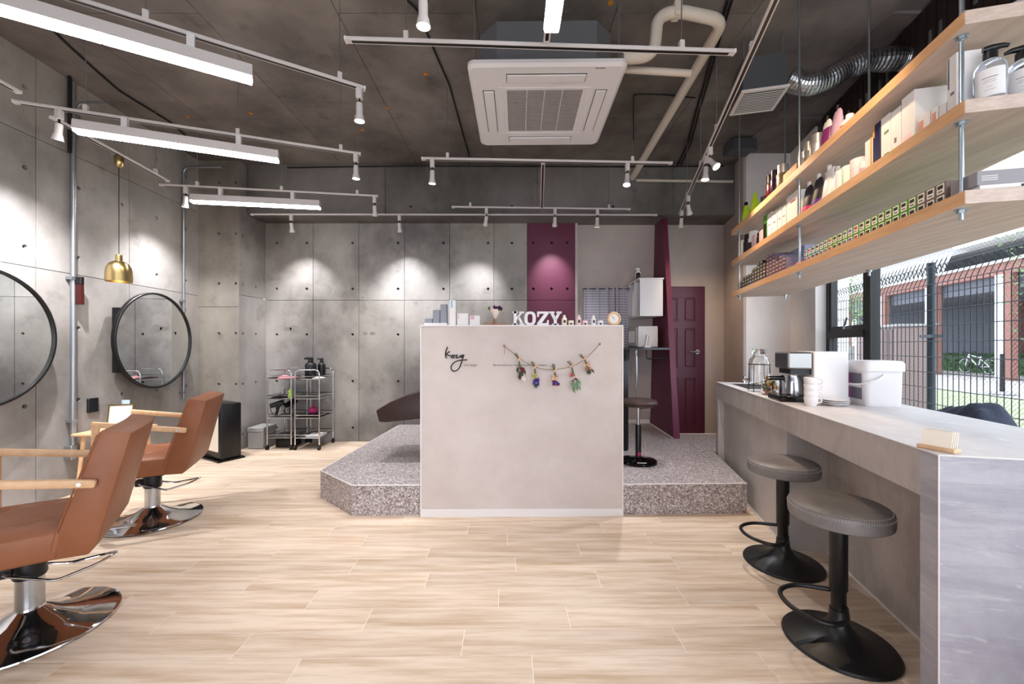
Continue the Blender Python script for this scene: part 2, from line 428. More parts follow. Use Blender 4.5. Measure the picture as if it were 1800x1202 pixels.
# window side
WO = Vector((2.03, 0, 0))
wr = struct(MB().bx(0, .16, 4.05, 4.75, 0, CEIL).bx(0, .16, -2.3, 4.05, 0, .69).ob('wall_window', 'white_wallpaper', None, WO, RZ))
wh = struct(MB().bx(.02, .18, -2.3, 4.05, 2.46, CEIL).ob('wall_over_window', 'grey_metal', None, WO, RZ))
mat('dark_timber', '#2c201c', .55, col2='#221815', scale=4, stretch=(8, 8, .6))
sl = MB().bx(-.012, .02, -.036, .036, 0, .90).mesh('dark_slat', 'dark_timber')
cl = MB().bx(-.02, -.012, -.008, .008, .62, .72).mesh('clip', 'galvanised')
for k in range(38):
    o = link('dark_slat', sl, wh, (0, .9+k*.08, 2.46))
    if k % 3 != 1: link('clip', cl, o)
struct(MB().bx(-.28, .10, -1.9, 3.95, .655, .69).ob('window_sill', 'white_trim', None, WO, RZ))
# unseen street front: glazing narrowed by a broad pier to darken the mirror wall
struct(MB().bx(-3.6, -1.55, -2.2, -2.1, 0, CEIL).bx(1.2, 1.7, -2.2, -2.1, 0, CEIL).bx(-1.55, 1.2, -2.2, -2.1, 2.5, CEIL).ob('wall_front', 'white_wallpaper'))
sf = thing('window_front', 'glazed street front', 'window', (0, -2.15, 0)); sf['kind'] = 'structure'; del sf['category']
for x in (-1.52, -.15, 1.17): MB().bx(x-.03, x+.03, -.04, .04, 0, 2.5).ob('mullion', 'black_metal', sf)
# ceiling ----------------------------------------------------------
ce = struct(MB().prism([(-3.8, -2.2), (1.8, -2.2), (3.5, 4.7), (3.4, 5.4), (-3.9, 5.4)], CEIL+.02, CEIL+.2).ob('ceiling', 'concrete_dark'))
cx0 = [-3.75, -2.93, -2.03, -1.13, -.23, .67, 1.57, 2.47, 3.2]
for i in range(len(cx0)-1):
    for j, (y0, y1) in enumerate(((-2.15, .55), (.55, 2.35), (2.35, 3.55), (3.55, 4.78))):
        q = .25*(i % 2)
        y0_, y1_ = (y0+q if j else y0), (y1+q if j < 3 else y1)
        lim = 1.69+.2410*y0_+.35
        x0_, x1_ = cx0[i], min(cx0[i+1], lim)
        if x1_-x0_ < .1: continue
        MB().bx(x0_+.002, x1_-.002, y0_+.002, y1_-.002, CEIL, CEIL+.02).ob('ceiling_panel', 'concrete_ceiling', ce)
mat('chalk_orange', '#c47a1e', .8)
for x, y in ((330, 205), (441, 199), (681, 190), (1073, 5), (1230, 199), (637, 228), (748, 130)):
    p = onz(x, y, CEIL-.001) if y > 609 else Vector(((x-900)*(CEIL-CAMZ)/(609-y), F*(CEIL-CAMZ)/(609-y), CEIL))
    MB().cyl((0, 0, -.004), (0, 0, 0), .017, seg=10).ob('orange_plug', 'chalk_orange', ce, p)

# windows ----------------------------------------------------------
def wired_glass():
    m = bpy.data.materials.new('wired_glass'); m.use_nodes = True; nt = m.node_tree; N = nt.nodes; L = nt.links
    N.remove(N['Principled BSDF']); out = N['Material Output']
    tr = N.new('ShaderNodeBsdfTransparent'); tr.inputs[0].default_value = (.93, .96, .97, 1)
    gl = N.new('ShaderNodeBsdfGlossy'); gl.inputs['Roughness'].default_value = .02
    lw = N.new('ShaderNodeLayerWeight'); lw.inputs[0].default_value = .12
    a = N.new('ShaderNodeMixShader'); gb = N.new('ShaderNodeNewGeometry'); im = N.new('ShaderNodeMath'); im.operation = 'SUBTRACT'; im.inputs[0].default_value = 1; L.new(gb.outputs['Backfacing'], im.inputs[1])
    fm_ = N.new('ShaderNodeMath'); fm_.operation = 'MULTIPLY'; L.new(im.outputs[0], fm_.inputs[0]); L.new(lw.outputs[0], fm_.inputs[1]); L.new(fm_.outputs[0], a.inputs[0]); L.new(tr.outputs[0], a.inputs[1]); L.new(gl.outputs[0], a.inputs[2])
    tc = N.new('ShaderNodeTexCoord'); sp = N.new('ShaderNodeSeparateXYZ'); L.new(tc.outputs['Object'], sp.inputs[0])
    masks = []
    for sgn in (1, -1):
        q = N.new('ShaderNodeMath'); q.operation = 'MULTIPLY_ADD'; q.inputs[1].default_value = sgn; L.new(sp.outputs[2], q.inputs[0]); L.new(sp.outputs[1], q.inputs[2])
        d = N.new('ShaderNodeMath'); d.operation = 'MULTIPLY'; d.inputs[1].default_value = 1/.027; L.new(q.outputs[0], d.inputs[0])
        fr = N.new('ShaderNodeMath'); fr.operation = 'FRACT'; L.new(d.outputs[0], fr.inputs[0])
        lt = N.new('ShaderNodeMath'); lt.operation = 'LESS_THAN'; lt.inputs[1].default_value = .085 if sgn > 0 else .06; L.new(fr.outputs[0], lt.inputs[0]); masks.append(lt.outputs[0])
    mx = N.new('ShaderNodeMath'); mx.operation = 'MAXIMUM'; L.new(masks[0], mx.inputs[0]); L.new(masks[1], mx.inputs[1])
    df = N.new('ShaderNodeBsdfDiffuse'); df.inputs[0].default_value = lin('#5d6266')
    c = N.new('ShaderNodeMixShader'); L.new(mx.outputs[0], c.inputs[0]); L.new(a.outputs[0], c.inputs[1]); L.new(df.outputs[0], c.inputs[2])
    L.new(c.outputs[0], out.inputs[0]); MATS['wired_glass'] = m
wired_glass()
def clear_pane():
    m = bpy.data.materials.new('clear_pane'); m.use_nodes = True; nt = m.node_tree; N = nt.nodes; L = nt.links
    N.remove(N['Principled BSDF']); tr = N.new('ShaderNodeBsdfTransparent'); tr.inputs[0].default_value = (.93, .96, .97, 1)
    gl = N.new('ShaderNodeBsdfGlossy'); gl.inputs['Roughness'].default_value = .02; lw = N.new('ShaderNodeLayerWeight'); lw.inputs[0].default_value = .12
    a = N.new('ShaderNodeMixShader'); gb = N.new('ShaderNodeNewGeometry'); im = N.new('ShaderNodeMath'); im.operation = 'SUBTRACT'; im.inputs[0].default_value = 1; L.new(gb.outputs['Backfacing'], im.inputs[1])
    fm_ = N.new('ShaderNodeMath'); fm_.operation = 'MULTIPLY'; L.new(im.outputs[0], fm_.inputs[0]); L.new(lw.outputs[0], fm_.inputs[1]); L.new(fm_.outputs[0], a.inputs[0]); L.new(tr.outputs[0], a.inputs[1]); L.new(gl.outputs[0], a.inputs[2]); L.new(a.outputs[0], N['Material Output'].inputs[0]); MATS['clear_pane'] = m
clear_pane()
def pane(m, parent, y0, y1, z0, z1, x=.12):
    return MB().bx(x-.003, x+.003, y0, y1, z0, z1).ob('pane', m, parent)
win = thing('window_1', 'black framed window with small opening sash above fixed pane', 'window', WO, RZ); del win['category']; win['kind'] = 'structure'
f = MB().bx(.09, .16, 3.99, 4.05, .69, 2.46).ob('jamb', 'black_metal', win)
MB().bx(.09, .15, 3.44, 4.0, .69, .745).ob('bottom_rail', 'black_metal', win)
MB().bx(.075, .15, 3.44, 4.0, 1.28, 1.34).ob('transom', 'black_metal', win)
MB().bx(.09, .15, 3.44, 4.0, 2.40, 2.46).ob('head_rail', 'black_metal', win)
MB().bx(.085, .155, 3.36, 3.45, .69, 2.46).ob('mullion', 'black_metal', win)
sash = MB().bx(.095, .14, 3.45, 3.99, 1.34, 1.385).bx(.095, .14, 3.45, 3.99, 2.355, 2.40).bx(.095, .14, 3.45, 3.475, 1.38, 2.36).bx(.095, .14, 3.965, 3.99, 1.38, 2.36).ob('sash', 'black_metal', win)
pane('clear_pane', sash, 3.475, 3.965, 1.385, 2.355)
pane('clear_pane', win, 3.45, 3.99, .745, 1.28)
MB().box((.085, 3.72, 1.375), (.02, .03, .04)).cyl((.08, 3.72, 1.385), (.05, 3.62, 1.45), .009).ob('handle', 'steel', sash)
win2 = thing('window_2', 'wide fixed pane', 'window', WO, RZ); del win2['category']; win2['kind'] = 'structure'
MB().bx(.09, .15, -2.2, 3.36, .69, .745).ob('bottom_rail', 'black_metal', win2)
MB().bx(.09, .15, -2.2, 3.36, 2.40, 2.46).ob('head_rail', 'black_metal', win2)
MB().bx(.07, .16, 1.20, 1.28, .76, 2.40).ob('mullion', 'black_metal', win2)
pane('wired_glass', win2, 1.28, 3.36, .745, 2.40); pane('wired_glass', win2, -2.2, 1.20, .76, 2.40)

# door ----------------------------------------------------------
d1 = thing('door_1', 'burgundy six-panel door', 'door', (0, 5.15, 0)); del d1['category']; d1['kind'] = 'structure'
DX0, DX1 = (1154-900)/F*5.14, (1236-900)/F*5.14; DW = DX1-DX0
b = MB(); st, mul = .118, .085; cw = (DW-2*st-mul)/2
b.bx(DX0, DX1, -.022, -.002, 0, 1.955)
b.ob('leaf_core', 'door_paint', d1)
rails = [(0, .20), (.80, .93), (1.43, 1.52), (1.82, 1.955)]
for z0, z1 in rails: MB().bx(DX0, DX1, -.036, -.02, z0, z1, .002).ob('rail', 'door_paint', d1)
for x0, x1 in ((DX0, DX0+st), (DX0+st+cw, DX0+st+cw+mul), (DX1-st, DX1)): MB().bx(x0, x1, -.0358, -.02, 0, 1.955, .002).ob('stile', 'door_paint', d1)
for x0 in (DX0+st, DX0+st+cw+mul):
    for z0, z1 in ((.20, .80), (.93, 1.43), (1.52, 1.82)):
        MB().box((x0+cw/2, -.026, (z0+z1)/2), (cw-.036, .016, z1-z0-.036), None, .007).ob('raised_panel', 'door_paint', d1)
MB().bx(DX0-.012, DX0, -.03, 0, 0, 1.967).bx(DX1, DX1+.012, -.03, 0, 0, 1.967).bx(DX0-.012, DX1+.012, -.03, 0, 1.955, 1.967).ob('frame', 'door_paint', d1)
hx = (1222-900)/F*5.1
MB().cyl((hx+.03, -.04, 1.132), (hx+.03, -.05, 1.132), .03).cyl((hx+.03, -.05, 1.132), (hx+.03, -.085, 1.132), .011).tube(
    [(hx+.03, -.085, 1.132), (hx-.01, -.088, 1.137), (hx-.05, -.086, 1.130), (hx-.085, -.082, 1.137)], .009).ob('lever_handle', 'steel', d1, smooth=True)

# leaning burgundy fin wall
fin = MB(); th_ = .072
bl = [(1.725, 4.28, .216), (1.725+th_, 4.29, .216), (1.83+.055, 4.87, 2.76), (1.83, 4.86, 2.76)]
bkv = [(1.772, 5.14, .216), (1.85, 5.14, .216), (1.89, 5.14, 2.76), (1.83, 5.14, 2.76)]
va = [fin.bm.verts.new(p) for p in bl]; vb = [fin.bm.verts.new(p) for p in bkv]
fin.bm.faces.new(va); fin.bm.faces.new(vb[::-1])
for k in range(4): fin.bm.faces.new((va[k], va[(k+1) % 4], vb[(k+1) % 4], vb[k]))
tag(fin.ob('fin_wall', 'burgundy_paint'), 'leaning burgundy fin wall between white wall cabinet and panelled door', 'partition')

# raised terrazzo platform
pf = thing('platform', 'raised grey terrazzo platform running behind the beige divider', 'platform')
PLAT = .216
poly = [(-1.136, 2.845), (-.64, 2.85), (.78, 2.865), (1.60, 2.883), (1.69, 2.885), (1.893, 3.77), (2.30, 3.68), (2.53, 4.46), (2.37, 4.53), (1.80, 4.53), (1.80, 4.31), (1.70, 4.31), (1.76, 5.14), (.8, 5.06), (-1.42, 5.06), (-1.42, 5.0), (-1.523, 3.19)]
MB().prism(poly, 0, PLAT).ob('terrazzo_body', 'terrazzo', pf)
def strip(p, q, r=.004): return MB().tube([(*p, PLAT), (*q, PLAT)], r, 6)
for i, j in ((0, 1), (2, 4), (16, 0), (16, 15), (8, 9)): strip(poly[i], poly[j]).ob('edge_trim', 'white_trim', pf)
MB().bx(.84, 1.76, 5.13, 5.148, PLAT, PLAT+.05).ob('skirting', 'white_trim', pf)
strip((1.722, 4.29), (1.768, 5.12), .010).ob('skirting', 'white_trim', pf)

# beige divider with logo
dv = thing('reception_divider', 'beige divider panel with black script logo and white edge trim', 'divider', (0, 2.83, 0), math.radians(.8))
X0, X1, ZT = -.641, .784, 1.346
MB().bx(X0, X1, 0, .16, 0, ZT).ob('panel', 'panel_cloth', dv)
for o_ in (MB().bx(X0-.004, X0+.004, -.004, .165, 0, ZT), MB().bx(X1-.004, X1+.004, -.004, .165, 0, ZT), MB().bx(X0-.004, X1+.004, -.004, .165, ZT-.003, ZT+.006)):
    o_.ob('edge_trim', 'white_trim', dv)
MB().bx(X0, X1, -.007, .0, 0, .055, .002).ob('baseboard', 'white_trim', dv)
mat('ink', '#15110f', .6); mat('ink_faint', '#7a716c', .7)
def face(x, y): return ((x-900)/F*2.83, -.004, CAMZ+(609-y)/F*2.83)
def z7(x, y): return face(770+x/7.5, 600+y/7.5)
strokes = [[(130, 72), (112, 110), (103, 160), (104, 205), (122, 214)], [(158, 132), (132, 150), (108, 172), (140, 182), (178, 190)],
           [(178, 190), (208, 180), (212, 212), (184, 216), (184, 196), (222, 184), (258, 182), (236, 212), (268, 214), (300, 190), (322, 182), (304, 212), (330, 200), (342, 172),
            (326, 232), (300, 310), (268, 365), (220, 390), (182, 372), (176, 330), (205, 285), (260, 255), (330, 245), (388, 243)]]
lg = MB()
for s_ in strokes: lg.tube(smooth_path([z7(*p) for p in s_], 5), .0042, 6)
lg.ob('script_logo', 'ink', dv, smooth=True)
for txt, xx, yy, sz in (('hair design', 816, 643, .021), ('Be yourself your beauty another and unique', 867, 643, .021)):
    t = link('lettering', text_mesh(txt, sz, 'ink_faint', .0006), dv); t.rotation_euler = (PI/2, 0, 0); t.location = face(xx, yy)

# ================================================================ TRACKS AND LAMPS
TZ = 2.76
def track(p, q, label, hangers=(), slot=True, rodtop=CEIL, name='track_rail', group='lighting tracks', z=TZ):
    p = Vector((*p, 0)); q = Vector((*q, 0)); d = q-p; Ln = d.length
    t = thing(name, label, 'lighting track', (p.x, p.y, z), math.atan2(d.y, d.x), group)
    MB().bx(0, Ln, -.0165, .0165, -.009, .009, .002).ob('rail', 'white_metal', t)
    MB().bx(.03, Ln-.03, -.0080, .0080, -.0100, -.008).ob('slot', 'black_plastic', t)
    for s_ in (0, 1): MB().bx(s_*Ln-.004, s_*Ln+.004, -.017, .017, -.0095, .0095).ob('end_cap', 'white_plastic', t)
    for h in hangers:
        MB().bx(h*Ln-.012, h*Ln+.012, -.012, .012, .009, .05).ob('clip', 'white_metal', t)
        MB().cyl((h*Ln, 0, .05), (h*Ln, 0, rodtop-z), .0028, seg=6).ob('suspension_rod', 'galvanised', t)
    return p, q
def led_bar(p, q, label, drop=.116, name='led_batten'):
    """slim LED batten hung under a track"""
    p = Vector((*p, 0)); q = Vector((*q, 0)); d = q-p; Ln = d.length
    t = thing(name, label, 'ceiling light', (p.x, p.y, TZ-drop), math.atan2(d.y, d.x), 'LED battens under the tracks')
    MB().prism([(-.036, -.028), (.036, -.028), (.030, .034), (-.030, .034)], 0, Ln, 'x').ob('housing', 'white_metal', t)
    for a, b in ((.004, Ln/2-.003), (Ln/2+.003, Ln-.004)):
        MB().prism([(-.034, -.029), (-.03, -.044), (.03, -.044), (.034, -.029)], a, b, 'x').ob('diffuser', 'led_face', t)
    for h in (.22, .78): MB().bx(h*Ln-.016, h*Ln+.016, -.016, .016, .034, drop-.009).ob('mount', 'white_plastic', t)
    return t
def lerp(p, q, t): return (p[0]+(q[0]-p[0])*t, p[1]+(q[1]-p[1])*t)
tr1 = ((-2.62, 1.42), (-.892, 2.428)); tr2 = ((-3.174, 2.558), (-1.232, 3.254)); tr3 = ((-3.395, 3.873), (-1.395, 4.166))
track(*tr1, 'white track over the nearest tan chair, its far end at ceiling light spot', (.50, .93))
track(*tr2, 'white track with a lamp at each end crossing the brass pendant', (.17, .59, .93))
track(*tr3, 'shortest-looking white track beside the concrete column', (.16, .54, .90))
led_bar((-2.387, 1.538), (-1.376, 2.127), 'glowing LED batten over the nearest tan chair, cut off at the frame edge')
led_bar((-2.863, 2.625), (-1.771, 3.045), 'glowing LED batten between the brass pendant and the far ceiling')
led_bar((-3.121, 3.905), (-1.951, 4.078), 'glowing LED batten farthest back, in front of the concrete beam')
f1 = ((-.845, 2.04), (1.177, 2.127)); f2 = ((-.747, 3.333), (1.357, 3.416)); f3 = ((-.669, 4.489), (1.34, 4.563))
track(*f1, 'long white track crossing in front of the ceiling air conditioner', (.15, .86))
track(*f2, 'white track behind the ceiling air conditioner', (.10, .84))
track(*f3, 'white track close to the beam, with three small lamps', (.10, .88))
m1 = Vector(lerp(*f1, .505)); m2 = Vector(lerp(*f2, .48)); m3 = Vector(lerp(*f3, .50))
track(m2+Vector((0, .02)), m3-Vector((0, .02)), 'short white track joining two cross tracks lengthwise', ())
track(m1+Vector((0, -1.9)), m1-Vector((0, .02)), 'white track overhead running from the photographer to the cross track', (.3,))
led_bar(m1+Vector((0, -1.46)), m1+Vector((0, -.29)), 'glowing LED batten seen end-on above the centre of the room')
track((-3.05, 4.70), (1.70, 4.72), 'long thin white track fixed along the beam over the back wall', (), z=2.745)
r1 = ((1.00, 1.12), (1.967, 4.70)); track(*r1, 'long white track running above the wooden shelves toward the door', (.28, .50, .66, .86))
l1 = ((-3.13, 2.73), (-3.245, 3.78)); track(*l1, 'short white track carrying the brass pendant', (.86,))
l2 = ((-2.92, 1.20), (-3.026, 2.46)); track(*l2, 'short white track end near the round mirror at the picture edge', ())
track((2.285, 1.865), (2.35, 1.715), 'short white track end above the highest oak board', ())
f0 = ((-1.2, 1.66), (.3, 1.72)); track(*f0, 'white track out over the photographer with one lamp', ())

def spot(base, aim, label, lit='cool', power=1.0, size=40, s=1.0, adapter=True):
    """track lamp: adapter, stem, tilted cylindrical head with lens"""
    base = Vector(base); t = thing('track_lamp', label, 'spotlight', base, 0, 'small track lamps')
    MB().bx(-.017*s, .017*s, -.017*s, .017*s, -.062*s, 0, .003).ob('adapter', 'white_metal', t)
    MB().cyl((0, 0, -.062*s), (0, 0, -.098*s), .006*s, seg=8).ob('stem', 'black_plastic', t)
    d = (Vector(aim)-(base+Vector((0, 0, -.11*s)))).normalized()
    c = Vector((0, 0, -.10*s))
    q = d.to_track_quat('Z', 'Y').to_matrix()
    L_ = .095*s; r = .024*s
    hd = MB().lathe([(0, -.012*s), (r*.72, -.012*s), (r*.82, .004), (r*.82, L_*.55), (r, L_*.66), (r*1.28, L_), (r*1.2, L_), (r*1.1, L_-.006)], c, 20, q).ob('head', 'white_metal', t, smooth=True)
    MB().lathe([(0, L_-.006), (r*1.12, L_-.006), (r*1.12, L_-.004), (0, L_-.002)], c, 20, q).ob('lens', {'cool': 'lamp_face', 'warm': 'lamp_face_warm', 'off': 'lamp_face_off'}[lit], hd)
    if lit != 'off':
        ld = bpy.data.lights.new('beam', 'SPOT'); ld.energy = SPOT_POWER*power; ld.spot_size = math.radians(size); ld.spot_blend = 1.0
        ld.shadow_soft_size = .02; ld.color = (.95, .96, 1) if lit == 'cool' else (1, .74, .48)
        lo = bpy.data.objects.new('beam', ld); C.objects.link(lo); lo.parent = t; lo.location = c+d*(L_+.004)
        lo.rotation_euler = d.to_track_quat('-Z', 'Y').to_euler()
    return t
def on(tr, k, z=TZ-.009): p = lerp(*tr, k); return (p[0], p[1], z)
spot(on(tr1, .985), (-.95, 2.55, 0), 'lit lamp at the tip of the track over the nearest chair', size=70, power=1.0)
spot(on(tr1, .10), (-3.6, 1.9, 1.4), 'added out-of-view lamp brightening the wall from the closest fanned track', size=95, power=2.6)  # unseen lamp added to brighten the concrete wall by the mirrors
spot(on(tr2, .105), (-3.6, 2.95, .6), 'lit lamp beside the pendant cap washing the concrete wall', size=105, power=3.5)
spot(on(tr2, .985), (-1.3, 3.35, 0), 'lit lamp at the tip of the middle of three fanned tracks', size=70, power=.9)
spot(on(tr3, .11), (-3.55, 4.15, .5), 'lit lamp between the column and its track', size=105, power=1.83)
spot(on(tr3, .985), (-1.6, 5.0, .6), 'lit lamp at the tip of the track nearest the back wall', size=90, power=1.32)
spot(on(f0, .55), (-.4, 1.95, 0), 'lit lamp nearest the photographer hanging before the air conditioner', size=75, power=1.0)
spot(on(f2, .04), (-.75, 3.6, 0), 'lit lamp at one end of the track behind the air conditioner', size=70, power=.9)
spot(on(f2, .82), (.7, 2.9, .6), 'lit lamp tilted toward the divider under the slanting pipe', size=70, power=1.2)
spot(on(f3, .19), (-.50, 5.05, 1.6), 'small lamp aimed at grey concrete left of the burgundy panel', size=70, power=1.02)
spot(on(f3, .575), (.50, 5.05, 2.05), 'small lamp aimed at the burgundy painted panel', size=54, power=0.74)
spot(on(f3, .815), (1.0, 5.1, .6), 'small lamp hanging in front of the striped curtain alcove', 'cool', size=44, power=.5)
spot((-2.585, 4.70, 2.736), (-2.6, 5.12, 1.1), 'small lamp on the beam track over the metal trolleys', size=90, power=1.23)
spot((-1.32, 4.70, 2.736), (-1.30, 5.12, 1.2), 'small lamp on the beam track at mid back wall', size=90, power=1.22)
spot(on(r1, .60), (1.35, 3.2, 0), 'cool white lamp on the shelf-side track beside a warm one', size=70, power=1.2)
spot(on(r1, .56), (1.80, 2.6, 1.9), 'warm orange lamp under the extractor grille', 'warm', size=80, power=0.88)
spot(on(r1, .84), (2.45, 4.9, 1.2), 'warm orange lamp glowing before the door alcove', 'warm', size=80, power=0.65)
spot(on(r1, .965), (1.9, 4.9, .5), 'small lamp at the far end of the shelf-side track', 'off')
# warm lamp that lights the open shelves
spot(on(r1, .07), (1.55, 2.1, 1.9), 'warm lamp overhead at the near end of the shelf-side track', 'warm', size=95, power=.6)

# brass pendant
pd = thing('brass_pendant', 'brass bell-shaped pendant lamp hanging beside the round mirror', 'pendant lamp', (-3.20, 3.265, 0))
MB().lathe([(0, TZ-.010), (.026, TZ-.010), (.033, TZ-.022), (.028, TZ-.085), (.014, TZ-.103), (0, TZ-.105)]).ob('ceiling_cup', 'brass', pd, smooth=True)
MB().cyl((0, 0, TZ-.10), (0, 0, 1.935), .0028, seg=8).ob('cord', 'cable_black', pd)
MB().lathe([(0, 1.948), (.020, 1.948), (.022, 1.938), (.022, 1.895), (.040, 1.889), (.062, 1.872), (.077, 1.842), (.083, 1.80), (.085, 1.728),
            (.082, 1.728), (.080, 1.80), (.074, 1.84), (.060, 1.867), (.038, 1.883), (0, 1.886)], seg=32).ob('shade', 'brass', pd, smooth=True)
MB().lathe([(0, 1.868), (.014, 1.868), (.018, 1.85), (.033, 1.805), (.030, 1.770), (.015, 1.750), (0, 1.745)], seg=16).ob('bulb', 'bulb_warm', pd, smooth=True)

# ================================================================ CEILING SERVICES
ac = thing('ceiling_air_conditioner', 'square white cassette air conditioner hanging from the concrete ceiling', 'air conditioner', (.215, 2.825, 2.85), math.radians(-.8))
H = .475
def rsq(h, r, n=6):
    out = []
    for cx_, cy_, a0 in ((h-r, h-r, 0), (-h+r, h-r, 90), (-h+r, -h+r, 180), (h-r, -h+r, 270)):
        for k in range(n+1):
            a = math.radians(a0+90*k/n); out.append((cx_+r*math.cos(a), cy_+r*math.sin(a)))
    return out
fr = MB(); o1 = rsq(H, .045); o2 = rsq(H-.018, .04)
lo = [fr.bm.verts.new((x, y, 0)) for x, y in o2]; mid = [fr.bm.verts.new((x, y, .014)) for x, y in o1]; hi = [fr.bm.verts.new((x, y, .035)) for x, y in o1]
n_ = len(lo)
for a, b in ((lo, mid), (mid, hi)):
    for k in range(n_): fr.bm.faces.new((a[k], a[(k+1) % n_], b[(k+1) % n_], b[k]))
fr.bm.faces.new(hi); g2 = .245
sqv = [fr.bm.verts.new(p) for p in ((g2, g2, 0), (-g2, g2, 0), (-g2, -g2, 0), (g2, -g2, 0))]
q_ = n_//4
for s_ in range(4):
    seg_ = [lo[(s_*q_+k) % n_] for k in range(q_)] + [lo[((s_+1)*q_) % n_]]
    fr.bm.faces.new(seg_[:q_]+[sqv[s_]])
    fr.bm.faces.new([lo[((s_+1)*q_-1) % n_], lo[((s_+1)*q_) % n_], sqv[(s_+1) % 4], sqv[s_]])
sqi = [fr.bm.verts.new((v.co.x, v.co.y, .012)) for v in sqv]
for k in range(4): fr.bm.faces.new((sqv[k], sqv[(k+1) % 4], sqi[(k+1) % 4], sqi[k]))
fr.ob('panel', 'white_plastic', ac)
mat('grille_grey', '#8f8886', .6)
MB().bx(-g2, g2, -g2, g2, .010, .013).ob('intake_backing', 'grille_grey', ac)
mat('grille_slat_grey', '#a59c99', .5)
slm = MB().bx(-g2, g2, -.0022, .0022, -.001, .009).mesh('grille_slat', 'grille_slat_grey')
for k in range(30): link('grille_slat', slm, ac, (0, -g2+.009+k*.0163, 0))
for x in (-.115, 0, .115): MB().bx(x-.003, x+.003, -g2, g2, -.002, .008).ob('grille_rib', 'white_metal', ac)
for a in range(4):
    mx = Matrix.Rotation(a*PI/2, 4, 'Z')
    MB().bx(-.245, .245, -.40, -.325, -.0015, .002).xf(mx).ob('louvre_recess', 'black_plastic', ac)
    MB().box((0, -.362, -.004), (.482, .066, .010), None, .003).xf(mx).ob('louvre', 'white_plastic', ac)
    MB().tube(fillet([(-.27, -.300, 0), (-.27, -.268, 0), (.27, -.268, 0), (.27, -.300, 0)], .03), .0025, 6).xf(mx).ob('raised_rim', 'white_plastic', ac)
mat('duct_grey', '#5f6063', .5)
MB().prism([(-.30, -.41), (.30, -.41), (.41, -.30), (.41, .30), (.30, .41), (-.30, .41), (-.41, .30), (-.41, -.30)], .035, .31).ob('casing', 'duct_grey', ac)
for x in (-.44, .44):
    for y in (-.38, .38):
        MB().cyl((x, y, .06), (x, y, CEIL-2.85), .005, seg=6).ob('suspension_rod', 'galvanised', ac)
        MB().bx(x-.03, x+.03, y-.02, y+.02, .055, .085).ob('bracket', 'grey_metal', ac)
MB().bx(.285, .345, -.447, -.440, -.0012, .0005).ob('maker_mark', 'ink_faint', ac)

pp = thing('condensate_pipe', 'thick cream insulated pipe sloping from the air conditioner toward the beam', 'pipe')
Yp = 2.47
path = [at(1094, 103, Yp), at(1150, 98, Yp), at(1156, 30, Yp), at(1190, 19, Yp), at(1272, 36, Yp), at(1230, 110, 2.87), at(1112, 312, 4.62)]
MB().tube(fillet(path, .09, 6), .036, 12).ob('insulated_run', 'pipe_cream', pp, smooth=True)
for p in (at(1189, 19, Yp),): MB().box(p, (.05, .085, .085), None, .012, 2).ob('joint', 'pipe_cream', pp)
MB().cyl(at(1188, 12, Yp), at(1188, 12, Yp)+Vector((0, 0, .2)), .006).ob('hanger', 'galvanised', pp)
MB().tube([at(1098, 122, 2.6), at(1214, 129, 2.6)], .022, 12).ob('drain_branch', 'pipe_cream', pp, smooth=True)
MB().tube([at(1118, 317, 4.70), at(1288, 319, 4.70)], .016, 10).ob('wall_run', 'pipe_cream', pp, smooth=True)

ex = thing('ceiling_extractor', 'dark ventilation box with white slatted grille and silver flexible duct', 'ventilation', (1.76, 2.87, 2.95), RZ)
MB().bx(-.15, .15, -.15, .15, 0, .016, .004).ob('grille_frame', 'white_metal', ex)
MB().bx(-.125, .125, -.125, .125, -.003, .0).ob('grille_backing', 'grey_metal', ex)
gs = MB().box((0, 0, -.004), (.25, .010, .004), Matrix.Rotation(.5, 3, 'X')).mesh('grille_slat', 'white_metal')
for k in range(12): link('grille_slat', gs, ex, (0, -.115+k*.021, -.002))
MB().bx(-.135, .135, -.135, .135, .016, .24).ob('box', 'grey_metal', ex)
for x in (-.12, .12): MB().cyl((x, -.1, .2), (x, -.1, .41), .005, seg=6).ob('suspension_rod', 'galvanised', ex)
iv = Matrix.Rotation(-RZ, 4, 'Z')
dp = smooth_path([at(1386, 138, 2.83), at(1415, 148, 2.81), at(1450, 141, 2.79), at(1485, 122, 2.77), at(1525, 108, 2.75), at(1575, 104, 2.73), at(1600, 104, 2.72)], 14)
dp = [iv @ (p-Vector((1.76, 2.87, 2.95))) for p in dp]
MB().tube(dp, [.071+.0018*(k % 2)+.003*math.sin(k*.4) for k in range(len(dp))], 20).ob('flexible_duct', 'foil', ex, smooth=False)

cb = tag(MB().bx(-.12, .12, -.10, .10, 0, .10).bx(.12, .17, -.03, .03, .01, .06).ob('ceiling_box', 'grey_metal', None, at(1300, 268, 4.2)), 'small dark metal box hung at the ceiling near the white pier', 'box')
def conduit(label, pts, r, m='cable_black', name='cable_run', sm=True, fl=.06):
    return tag(MB().tube(fillet(pts, fl, 5), r, 8).ob(name, m, smooth=sm), label, 'cable')
def cp(x, y, dz=.012):   # point on the ceiling
    h = CEIL-dz-CAMZ; return Vector(((x-900)/(609-y)*h, F*h/(609-y), CEIL-dz))
conduit('black cable following the ceiling toward the beam beside the slanting pipe', [cp(1279, 0), cp(1262, 60), cp(1240, 140), cp(1222, 200), cp(1208, 255), cp(1190, 292)], .010)
conduit('second black cable twinned with the ceiling cable by the slanting pipe', [cp(1287, 0), cp(1268, 60), cp(1246, 140), cp(1228, 200), cp(1214, 255), cp(1196, 292)], .007)
conduit('black cable crossing the ceiling past the air conditioner corner', [cp(715, 0), cp(735, 18), cp(755, 70), cp(790, 150), cp(812, 230), cp(824, 270), cp(826, 292)], .007)
